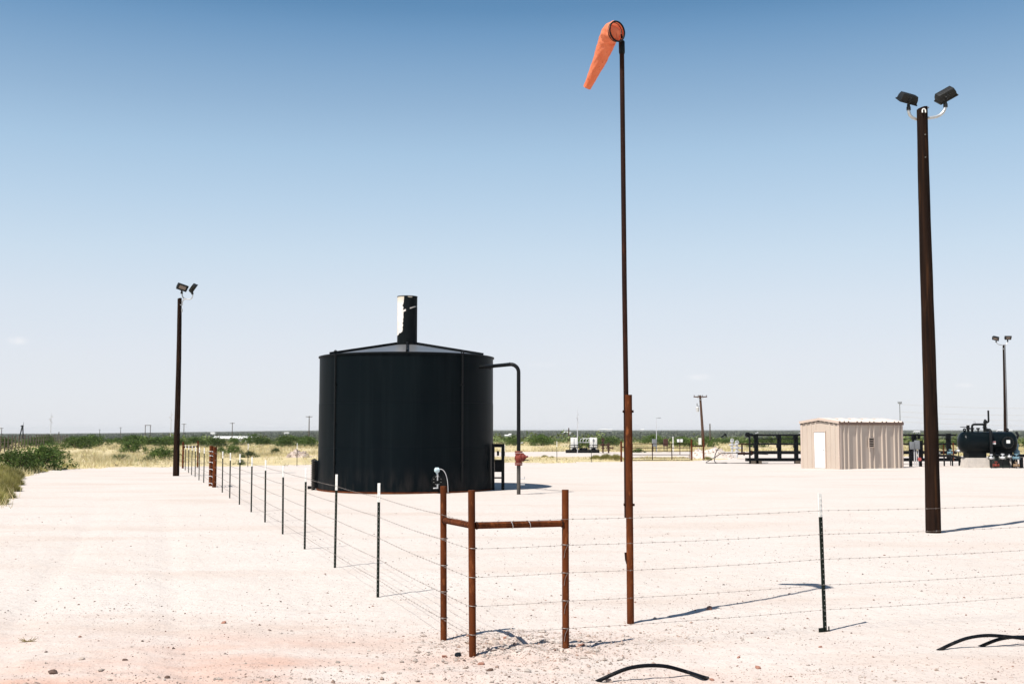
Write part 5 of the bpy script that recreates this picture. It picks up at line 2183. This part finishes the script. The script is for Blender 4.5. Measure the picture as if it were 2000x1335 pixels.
def hose(name, label, pts, r, m=M_hose, n=12, group=None):
    P = [Vector(p) for p in pts]
    out = []
    for i in range(len(P) - 1):
        p0, p1, p2, p3 = (P[max(0, min(len(P) - 1, i + k))] for k in (-1, 0, 1, 2))
        for j in range(8):
            t = j / 8
            out.append(.5 * ((2 * p1) + (p2 - p0) * t + (2 * p0 - 5 * p1 + 4 * p2 - p3) * t * t + (3 * p1 - p0 - 3 * p2 + p3) * t ** 3))
    out.append(P[-1])
    c = P[0].copy()
    c.z = 0
    o = MB().tube([q - c for q in out], r, n).build(name, m, None, c)
    return tag(o, label, 'hose', group)


HY = gp(1170, 1328).y
hose('poly_pipe', 'black poly pipe arching out of the ground at the bottom centre',
     [gp(1160, 1333, -.06), gp(1172, 1327, .0), wp(1215, 1308, HY + .05), wp(1245, 1300.5, HY + .1), wp(1275, 1298.5, HY + .16), wp(1305, 1301, HY + .2), wp(1345, 1312, HY + .25), gp(1374, 1321.5, .01), gp(1386, 1324, -.06)], .0165, group='black poly pipes at the pad edge')
HY = gp(1832, 1269).y
hose('poly_pipe', 'black poly pipe arching low at the right edge, larger of the two',
     [gp(1822, 1274, -.06), gp(1833, 1269, .0), wp(1860, 1256, HY + .05), wp(1890, 1245, HY + .1), wp(1925, 1240, HY + .15), wp(1960, 1241.5, HY + .2), wp(2000, 1246, HY + .25), wp(2040, 1252, HY + .3), gp(2090, 1264, -.05)], .0165, group='black poly pipes at the pad edge')
hose('poly_pipe', 'short black poly pipe curling beneath the larger arch at right edge',
     [gp(1904, 1266, -.06), gp(1916, 1261, .0), wp(1940, 1251, HY + .2), wp(1960, 1245.5, HY + .25), wp(1985, 1243, HY + .3), wp(2020, 1245, HY + .35), gp(2080, 1262, -.05)], .0165, group='black poly pipes at the pad edge')
YH = gp(1400, 903).y
hose('poly_pipe', 'thin black poly pipe looping in front of the pale rubble pile',
     [gp(1500, 903, .03), gp(1440, 904, .03), gp(1400, 903.5, .03), wp(1396, 893, YH), wp(1399, 882, YH), wp(1404, 874, YH + .4), wp(1406, 873, YH + .7)], .024, n=8)
hose('poly_pipe', 'thin black poly pipe springing from the pad to the rack, crossing the loop',
     [gp(1500, 887, .4), wp(1440, 884.5, YH), wp(1412, 884.5, YH), wp(1400, 890, YH), wp(1388, 897, YH), gp(1379, 903, .02), gp(1386, 904, .03), gp(1420, 903.2, .03)], .022, n=8)


# ------------------------------------------------------------------ rocks and gravel
def rock_mesh(seed, m, squash=.6):
    bm = bmesh.new()
    bmesh.ops.create_icosphere(bm, subdivisions=2, radius=1)
    rr = random.Random(seed)
    dirs = [Vector((rr.gauss(0, 1), rr.gauss(0, 1), rr.gauss(0, 1))).normalized() for _ in range(9)]
    cuts = [rr.uniform(.55, .9) for _ in dirs]
    for v in bm.verts:
        for d, c in zip(dirs, cuts):
            k = v.co.dot(d)
            if k > c:
                v.co -= d * (k - c)
        v.co *= 1 + rr.uniform(-.05, .05)
        v.co.z *= squash
    me = bpy.data.meshes.new('rock')
    bm.to_mesh(me)
    bm.free()
    me.materials.append(m)
    me.shade_flat()
    return me


rocks = [(895, 1283, 12, M_hose, 'black lump lying just left of the nearest corner post'),
         (868, 1284.5, 9, M_rock_red, 'small red brown rock left of the black lump'),
         (105, 1312, 16, M_rock_dark, 'dark flat rock near the bottom left corner'),
         (437, 1213, 8, M_rock_red, 'lone round reddish stone on the left road'),
         (244, 1289, 8, M_rock_dark, 'dark stone right of the flat rock at bottom left'),
         (965, 1271, 16, M_rock_pale, 'largest pale rock in the rubble at the corner brace'),
         (987, 1262, 11, M_rock_pale, 'second pale rock in the brace shadow, right of the largest'),
         (988, 1250, 9, M_rock_red, 'reddish brown rock in the middle of the brace rubble'),
         (1060, 1259, 11, M_rock_pale, 'bright white rock on the brace shadow line'),
         (1385, 1188, 11, M_rock_red, 'red rock on the shadow of the windsock pole'),
         (940, 1299, 10, M_rock_red, 'pinkish rock in front of the nearest corner post'),
         (957, 1309, 10, M_rock_dark, 'brown stone below the pinkish rock'),
         (1480, 1304, 9, M_rock_red, 'reddish rock right of the bottom centre poly pipe'),
         (1443, 1285, 6, M_rock_red, 'small red stone above the end of the centre poly pipe'),
         (1603, 1265, 6, M_rock_red, 'small red stone below the right steel post'),
         (160, 1287, 9, M_rock_pale, 'pale stone among the crust at bottom left'),
         (327, 1323, 9, M_rock_dark, 'dark stone on the bottom edge at left'),
         (1390, 1323, 8, M_rock_red, 'pink stone at the right foot of the centre poly pipe'),
         (1137, 1262, 9, M_rock_red, 'red stone beside the right brace post shadow')]
for i, (px, py, w, m, lab) in enumerate(rocks):
    p = gp(px, py)
    p.z = float(pad_h(np.array([p.x]), np.array([p.y]))[0])
    r = w / F * p.y / 1.55
    o = bpy.data.objects.new('rock', rock_mesh(100 + i, m))
    o.location = p + Vector((0, 0, r * .16))
    o.scale = (r * 1.25, r, r * 1.05)
    o.rotation_euler = (random.uniform(-.3, .3), random.uniform(-.3, .3), random.uniform(0, 6))
    COL.objects.link(o)
    tag(o, lab, 'rock', 'loose rocks on the pad')

# gravel: small faceted stones, each with its own size and turn
OCT_V = np.array([[1, 0, 0], [-1, 0, 0], [0, 1, 0], [0, -1, 0], [0, 0, 1], [0, 0, -1]], float)
OCT_F = np.array([[0, 2, 4], [2, 1, 4], [1, 3, 4], [3, 0, 4], [2, 0, 5], [1, 2, 5], [3, 1, 5], [0, 3, 5]])


def stones(name, X_, Y_, S, m, label, hfun=pad_h):
    k = len(X_)
    V = OCT_V[None] * (1 + rng.uniform(-.35, .35, (k, 6, 3)))
    V = V + rng.uniform(-.25, .25, (k, 6, 3))
    V *= S[:, None, None] * np.array([1, .8, .55])
    a = rng.uniform(0, 6.28, k)
    c, s = np.cos(a)[:, None], np.sin(a)[:, None]
    x = V[:, :, 0] * c - V[:, :, 1] * s + X_[:, None]
    y = V[:, :, 0] * s + V[:, :, 1] * c + Y_[:, None]
    z = V[:, :, 2] + (hfun(X_, Y_) + S * .18)[:, None]
    Vv = np.stack([x, y, z], 2).reshape(-1, 3)
    Ff = (OCT_F[None] + (np.arange(k) * 6)[:, None, None]).reshape(-1, 3)
    o = raw_obj(name, Vv, Ff, m)
    return setting(o, label, 'stuff')


k = 46000
aa = rng.uniform(R(-30), R(32), k)
rr_ = 7.3 * (30 / 7.3) ** rng.uniform(0, 1, k)
X_, Y_ = rr_ * np.sin(aa), rr_ * np.cos(aa)
S = .0040 * (1 + rng.pareto(2.4, k) * .6)
S = np.minimum(S, .02)
den = sstep(-.25, .3, fbm(X_ / 1.1, Y_ / 1.1, 4, 61))
keep = rng.uniform(0, 1, k) < .25 + .75 * den
g_cols = [leaf_mat('pebble_mix', [(.36, .28, .24), (.14, .10, .085), (.46, .39, .35), (.09, .065, .055), (.30, .17, .13), (.20, .14, .115)], 0)]
stones('gravel', X_[keep], Y_[keep], S[keep], g_cols[0], 'loose gravel scattered over the caliche pad')
# heap of rubble stones at the brace, and along the crossing
k = 3200
X1 = rng.normal(.15, .55, k)
Y1 = rng.normal(11.15, .5, k)
S1 = np.minimum(.006 * (1 + rng.pareto(2.4, k)), .036)
k = 7500
X2_ = rng.uniform(-5, 1.4, k)
Y2_ = 9.35 + rng.normal(0, .55, k) + .1 * X2_
S2 = np.minimum(.0042 * (1 + rng.pareto(2.6, k)), .024)
k = 500
X5 = rng.normal(3.0, .6, k)
Y5 = rng.normal(9.9, .35, k)
S5 = np.minimum(.004 * (1 + rng.pareto(2.4, k)), .024)
k = 450
X6 = rng.normal(1.75, .5, k)
Y6 = rng.normal(11.9, .45, k)
S6 = np.minimum(.005 * (1 + rng.pareto(2.2, k)), .03)
r_cols = leaf_mat('rubble_mix', [(.52, .455, .40), (.42, .35, .30), (.56, .50, .45), (.33, .24, .19), (.47, .39, .34), (.36, .22, .165)], 0)
k = 90
X7 = rng.uniform(-4.6, 1.0, k)
Y7 = 9.5 + rng.normal(0, .5, k)
S7 = rng.uniform(.015, .042, k)
stones('rubble', np.concatenate([X1, X2_, X5, X6, X7]), np.concatenate([Y1, Y2_, Y5, Y6, Y7]), np.concatenate([S1, S2, S5, S6, S7]), r_cols, 'angular rubble around the corner brace and along the crossing')

# dry weed sprig on the road
wd = thing('dry_weed', 'dry uprooted weed sprig lying on the left of the road', 'weed', gp(54, 1254))
mb = MB()
rw = random.Random(8)
for i in range(12):
    a = rw.uniform(-.3, .3) + (0 if i % 2 else math.pi)
    l = rw.uniform(.04, .11)
    mb.tube([(0, 0, .012), (math.cos(a) * l * .5, math.sin(a) * l * .5, rw.uniform(.01, .035)), (math.cos(a) * l, math.sin(a) * l, rw.uniform(.005, .06))], [.004, .003, .0015], 5)
mb.build('stems', M_straw, wd)


# ------------------------------------------------------------------ vegetation
def shrub_arrays(seed, n_cl, n_leaf, leaf, dome=(1, 1, .75), shoots=0):
    """leaf triangles grouped in clumps through a lumpy dome of unit radius"""
    r = np.random.default_rng(seed)
    a = r.uniform(0, 2 * np.pi, n_cl)
    u = r.uniform(0, 1, n_cl) ** .55
    zz = r.uniform(.08, 1, n_cl)
    lim = np.sqrt(np.clip(1 - zz ** 2 * .9, .04, 1)) * (1 + .25 * np.sin(3 * a + seed) + .18 * np.sin(5 * a + 2 * seed))
    C = np.stack([u * lim * np.cos(a) * dome[0], u * lim * np.sin(a) * dome[1], zz * dome[2] * (1 - .25 * u)], 1)
    rad = r.uniform(.10, .22, n_cl)
    P = np.repeat(C, n_leaf, 0) + r.normal(0, 1, (n_cl * n_leaf, 3)) * np.repeat(rad, n_leaf)[:, None] * np.array([.62, .62, .55])
    P[:, 2] = np.maximum(P[:, 2], .015)
    k = len(P)
    d1 = r.normal(0, 1, (k, 3))
    d1[:, 2] = np.abs(d1[:, 2]) * .8
    d1 /= np.linalg.norm(d1, axis=1)[:, None]
    d2 = np.cross(d1, r.normal(0, 1, (k, 3)))
    d2 /= np.linalg.norm(d2, axis=1)[:, None]
    L_ = leaf * r.uniform(.6, 1.5, k)[:, None]
    V = np.stack([P - d1 * L_ * .6, P + d2 * L_ * .35, P + d1 * L_ * .8, P - d2 * L_ * .35], 1).reshape(-1, 3)
    Fq = np.arange(k * 4).reshape(k, 4)
    return V, Fq


shrub_me = [raw_mesh('foliage', *shrub_arrays(s, 85, 34, .055), M_leaf) for s in (1, 2, 3, 4)]
sage_me = [raw_mesh('foliage', *shrub_arrays(s, 45, 30, .055, (1, 1, .7)), M_sage) for s in (11, 12)]


def blade_arrays(seed, n):
    r = np.random.default_rng(seed)
    a = r.uniform(0, 2 * np.pi, n)
    u = np.sqrt(r.uniform(0, 1, n)) * (1 + .2 * np.sin(3 * a + seed))
    b = np.stack([u * np.cos(a), u * np.sin(a), np.zeros(n)], 1)
    h = (1.05 - .75 * u ** 2) * r.uniform(.55, 1.0, n)
    t = b + np.stack([.28 * u * np.cos(a) + r.normal(0, .12, n), .28 * u * np.sin(a) + r.normal(0, .12, n), h], 1)
    w = r.normal(0, 1, (n, 3)) * np.array([1, 1, 0])
    w /= np.linalg.norm(w, axis=1)[:, None]
    w *= .022
    return np.stack([b - w, b + w, t], 1).reshape(-1, 3), np.arange(n * 3).reshape(-1, 3)


tuft_me = [raw_mesh('foliage', *blade_arrays(s, 2600), M_tuft) for s in (21, 22)]
brown_me = [raw_mesh('foliage', *shrub_arrays(31, 36, 26, .05, (1, 1, .7)), M_dry)]


def stem_mesh(seed):
    r = random.Random(seed)
    mb = MB()
    for i in range(7):
        a = r.uniform(0, 6.28)
        l = r.uniform(.35, .75)
        mb.tube([(0, 0, -.05), (math.cos(a) * l * .35, math.sin(a) * l * .35, .28), (math.cos(a) * l, math.sin(a) * l, r.uniform(.45, .68))], [.03, .022, .008], 5)
    return mb.mesh('stems', M_bark)


stem_me = [stem_mesh(s) for s in (1, 2)]


def shrub(p, w, h, meshes, label, group, parts=True, name='shrub', seed=0):
    r = random.Random(seed)
    me = r.choice(meshes)
    if parts:
        o = thing(name, label, 'shrub', p, r.uniform(0, 6.28), group)
        o.scale = (w / 2, w / 2 * r.uniform(.85, 1.1), h)
        for m_, nm in ((me, 'foliage'), (r.choice(stem_me), 'stems')):
            c = bpy.data.objects.new(nm, m_)
            c.parent = o
            COL.objects.link(c)
    else:
        o = bpy.data.objects.new(name, me)
        o.location = p
        o.rotation_euler = (0, 0, r.uniform(0, 6.28))
        o.scale = (w / 2, w / 2 * r.uniform(.85, 1.1), h)
        COL.objects.link(o)
        tag(o, label, 'shrub', group)
    return o


GS = 'mesquite shrubs in the dry grass'
named = [  # px, base py, width px, height px, meshes, label
    (38, 923, 70, 44, shrub_me, 'big dark green shrub at the left edge of the road, leftmost of its clump'),
    (82, 918, 84, 50, shrub_me, 'biggest dark green shrub at the left roadside, middle of its clump'),
    (106, 902, 46, 30, shrub_me, 'dark green shrub behind the right of the big left roadside clump'),
    (14, 907, 50, 28, shrub_me, 'dark green shrub behind the left of the big left roadside clump'),
    (150, 876, 60, 24, shrub_me, 'dark shrub left of the pale grass gap, left one of a pair'),
    (180, 874, 56, 26, shrub_me, 'dark shrub left of the pale grass gap, right one of a pair'),
    (258, 884, 44, 26, shrub_me, 'round green shrub at the right of the pale grass gap'),
    (262, 869, 60, 20, shrub_me, 'green shrub behind the round one right of the grass gap'),
    (315, 897, 56, 26, shrub_me, 'green shrub close left of the left light pole base'),
    (290, 902, 32, 13, sage_me, 'low sage bush at the foot of the shrub by the left light pole'),
    (233, 899, 40, 15, sage_me, 'pale sage bush in the grass, left of the light pole shrubs'),
    (228, 910, 24, 11, brown_me, 'small brown dry bush on the pad edge at left'),
    (305, 872, 60, 20, shrub_me, 'wide green shrub on the rise left of the left light pole'),
    (330, 868, 40, 16, shrub_me, 'green shrub directly behind the left light pole'),
    (455, 889, 34, 21, shrub_me, 'round green shrub behind the left fence steel posts'),
    (432, 886, 24, 14, shrub_me, 'small green shrub right of the brace post pair'),
    (487, 893, 32, 13, shrub_me, 'low green shrub beside the first back fence post'),
    (538, 887, 20, 13, shrub_me, 'small green shrub left of the rubble pile'),
    (470, 907, 16, 11, shrub_me, 'little dark bush on the pad edge behind the steel posts'),
    (397, 871, 18, 12, shrub_me, 'little shrub seen over the far corner brace'),
    (-22, 986, 56, 36, tuft_me, 'yellow green grass clump cut by the left picture edge, nearest of the verge'),
    (4, 972, 34, 27, tuft_me, 'yellow green grass clump at the left edge, second nearest of the verge'),
    (14, 958, 32, 25, tuft_me, 'yellow green grass clump on the left verge, third from the front'),
    (20, 946, 30, 24, tuft_me, 'yellow green grass clump on the left verge, fourth from the front'),
    (-6, 950, 40, 30, tuft_me, 'yellow green grass clump at the left edge behind the front ones'),
    (26, 935, 30, 20, tuft_me, 'yellow green grass clump on the left verge nearest the dark shrubs'),
    (-4, 930, 36, 22, tuft_me, 'yellow green grass clump at the left edge below the dark shrubs'),
    (62, 921, 34, 12, tuft_me, 'yellow green tuft at the foot of the big roadside shrubs'),
    (128, 914, 26, 10, tuft_me, 'yellow green tuft right of the big roadside shrubs'),
    (1164, 896, 17, 8, tuft_me, 'yellow green bush behind the back fence, leftmost of three'),
    (1184, 897, 19, 11, tuft_me, 'yellow green bush behind the back fence, middle of three'),
    (1203, 898, 20, 11, tuft_me, 'yellow green bush behind the back fence, right of three'),
    (1064, 893, 10, 5, tuft_me, 'small yellow bush right of the fill line valve'),
    (1078, 894, 8, 4, tuft_me, 'tiny dark bush left of a back fence post'),
    (1246, 884, 22, 9, shrub_me, 'dark low bush behind the gate beside the windsock pole'),
    (1382, 897, 12, 6, tuft_me, 'dry yellow bush at the foot of the caliche pile'),
]
taken = []
for i, (px, py, w, h, ms, lab) in enumerate(named):
    p = gp(px, py)
    p.z = gz1(p.x, p.y) - .02
    s = p.y / F
    if py > 960:
        p.z -= .03
    taken.append((p.x, p.y))
    shrub(p, w * s * 1.3, h * s * 1.35, ms, lab, None, True, 'grass_clump' if ms is tuft_me and py > 925 else 'shrub', 40 + i)

# scattered shrubs: the nearest few hundred are single things, the rest one mass
allp = []
tries = 0
while len(allp) < 268 and tries < 20000:
    tries += 1
    a = random.uniform(-.52, .52)
    Y = 62 + 175 * random.random() ** .75
    x_ = a * Y
    e_ = float(pad_edge(np.array([x_]), np.array([Y]))[0])
    if Y < e_ * 1.10:
        continue
    if a > -.03 and 70 < Y < 112 and a < .4:
        continue
    d = float(fbm(np.array([x_ / 28]), np.array([Y / 38]), 3, 90)[0])
    far = min(1, max(0, (Y - 112) / 40))
    if random.random() > .07 + .85 * far + d * .9:
        continue
    # keep the pale grass gap open on the left
    pxl = 1000 + a * F
    if 190 < pxl < 245 and Y < 190:
        continue
    if pxl > 360 and pxl < 640 and Y < 125 and random.random() < .92:
        continue
    allp.append((Y, x_))
allp.sort()
for i, (Y, x_) in enumerate(allp):
    r_ = random.random()
    ms = shrub_me if r_ < .78 else sage_me
    w = random.uniform(1.6, 4.2) if ms is shrub_me else random.uniform(1.0, 2.0)
    h = w * random.uniform(.36, .52)
    if Y < 115:
        w, h = w * .6, h * .6
    shrub(Vector((x_, Y, gz1(x_, Y) - .05)), w, h, ms, 'green shrub dotted over the scrubland behind the pad', 'green shrubs dotted over the scrubland', Y < 110, 'shrub', 500 + i)

# the scrub beyond as one mass of leafy clumps, leaves finer where it is nearer


def clumps(xr, Yr, Wd, Hh, nl, lf):
    k = len(xr)
    P = rng.normal(0, 1, (k, nl, 3))
    P /= np.linalg.norm(P, axis=2)[:, :, None]
    P[:, :, 2] = np.abs(P[:, :, 2])
    P *= rng.uniform(.45, 1.05, (k, nl, 1))
    ctr = P * np.stack([Wd / 2, Wd / 2, Hh], 1)[:, None, :]
    ctr = ctr + np.stack([xr, Yr, gz(xr, Yr)], 1)[:, None, :]
    d1 = rng.normal(0, 1, (k, nl, 3))
    d1 /= np.linalg.norm(d1, axis=2)[:, :, None]
    d2 = np.cross(d1, rng.normal(0, 1, (k, nl, 3)))
    d2 /= np.linalg.norm(d2, axis=2)[:, :, None]
    sz = (Wd * lf)[:, None, None] * rng.uniform(.6, 1.3, (k, nl, 1))
    return np.stack([ctr - d1 * sz * .6 - d2 * sz * .3, ctr + d2 * sz * .6, ctr + d1 * sz * .7], 2).reshape(-1, 3)


k = 9500
ar = rng.uniform(-.60, .60, k)
Yn = np.sqrt(rng.uniform(0, 1, k)) * (430 - 150) + 150
xn = ar * Yn
dn = fbm(xn / 34, Yn / 60, 4, 90)
left = sstep(-.05, -.16, ar)
keep = rng.uniform(0, 1, k) < np.clip(.75 + dn * 1.3 - .75 * left * sstep(260, 190, Yn), .02, 1)
xn, Yn = xn[keep], Yn[keep]
k1 = len(xn)
Wn = rng.uniform(1.5, 4.0, k1)
V1 = clumps(xn, Yn, Wn, Wn * rng.uniform(.38, .55, k1), 64, .10)
k = 52000
u = rng.uniform(0, 1, k)
Yr = 420 * (4600 / 420) ** (u ** .62)
ar = rng.uniform(-.62, .62, k)
xr = Yr * ar
dn = fbm(xr / 70, Yr / 110, 4, 90)
keep = rng.uniform(0, 1, k) < np.clip(.66 + dn * .9, .15, 1)
xr, Yr = xr[keep], Yr[keep]
k = len(xr)
Wd = rng.uniform(1.6, 4.0, k) * np.clip(Yr / 700, 1, 3.0)
Hh = np.minimum(Wd * rng.uniform(.38, .55, k), 2.6)
V2 = clumps(xr, Yr, Wd, Hh, 16, .24)
scrub = raw_obj('scrub', V1, np.arange(len(V1)).reshape(-1, 3), M_scrub)
setting(scrub, 'green mesquite scrub on the plain behind the pad', 'stuff')
far_scrub = raw_obj('distant_scrub', V2, np.arange(len(V2)).reshape(-1, 3), M_far_scrub)
setting(far_scrub, 'grey green scrub reaching to the horizon', 'stuff')

# dry grass: blades in tufts
k = 34000
ar = rng.uniform(-.52, .55, k)
Yr = 30 * (230 / 30) ** rng.uniform(0, 1, k)
xr = ar * Yr
e_ = pad_edge(xr, Yr)
keep = Yr > e_ * (1.0 + .03 * rng.uniform(-1, 1, k) ** 3) + .1
pyr = CAMH * F / Yr + 838
keep &= ~((ar > -.09) & (ar < .33) & (pyr < 892) & (pyr > 881.5))
dn = fbm(xr / 9, Yr / 16, 4, 55)
keep &= rng.uniform(0, 1, k) < np.clip(.62 + dn * 1.6, .06, 1) * np.where((ar > -.05) & (Yr < 92), .45, 1.0)
xr, Yr = xr[keep], Yr[keep]
k = len(xr)
nb = 12
base = np.stack([xr, Yr, gz(xr, Yr) - .02], 1)[:, None, :] + rng.normal(0, 1, (k, nb, 3)) * np.array([.22, .22, 0])
hh = (rng.uniform(.14, .44, (k, 1)) * rng.uniform(.6, 1.2, (k, nb)))
low = (xr / Yr > -.05) & (Yr < 92)
hh = hh * np.where(low, .5, 1.0)[:, None]
lean = rng.normal(0, .16, (k, nb, 2))
tip = base + np.concatenate([lean, hh[:, :, None]], 2)
wv = rng.normal(0, 1, (k, nb, 3)) * np.array([1, 1, 0])
wv /= np.linalg.norm(wv, axis=2)[:, :, None]
wdt = .018 * np.clip(Yr / 60, .6, 2.2)[:, None, None]
V = np.stack([base - wv * wdt, base + wv * wdt, tip], 2).reshape(-1, 3)
grass = raw_obj('dry_grass', V, np.arange(k * nb * 3).reshape(-1, 3), M_dry)
setting(grass, 'golden dry grass covering the field around the pad', 'stuff')

# ------------------------------------------------------------------ haze
HZ = 9000.0
haze = MB().box((0, HZ * .35, (-60 + 13.0) / 2), (HZ * 1.6, HZ * 1.6, 73.0))
hm = bpy.data.materials.new('thin_haze')
hm.use_nodes = True
hm.node_tree.nodes.clear()
ho = hm.node_tree.nodes.new('ShaderNodeOutputMaterial')
hv = hm.node_tree.nodes.new('ShaderNodeVolumePrincipled')
hv.inputs['Color'].default_value = (1.0, 1.0, 1.0, 1)
hv.inputs['Density'].default_value = .00008
hm.node_tree.links.new(hv.outputs[0], ho.inputs['Volume'])
hz = haze.build('haze', hm, None, smooth=False)
setting(hz, 'thin pale heat haze over the plain', 'stuff')
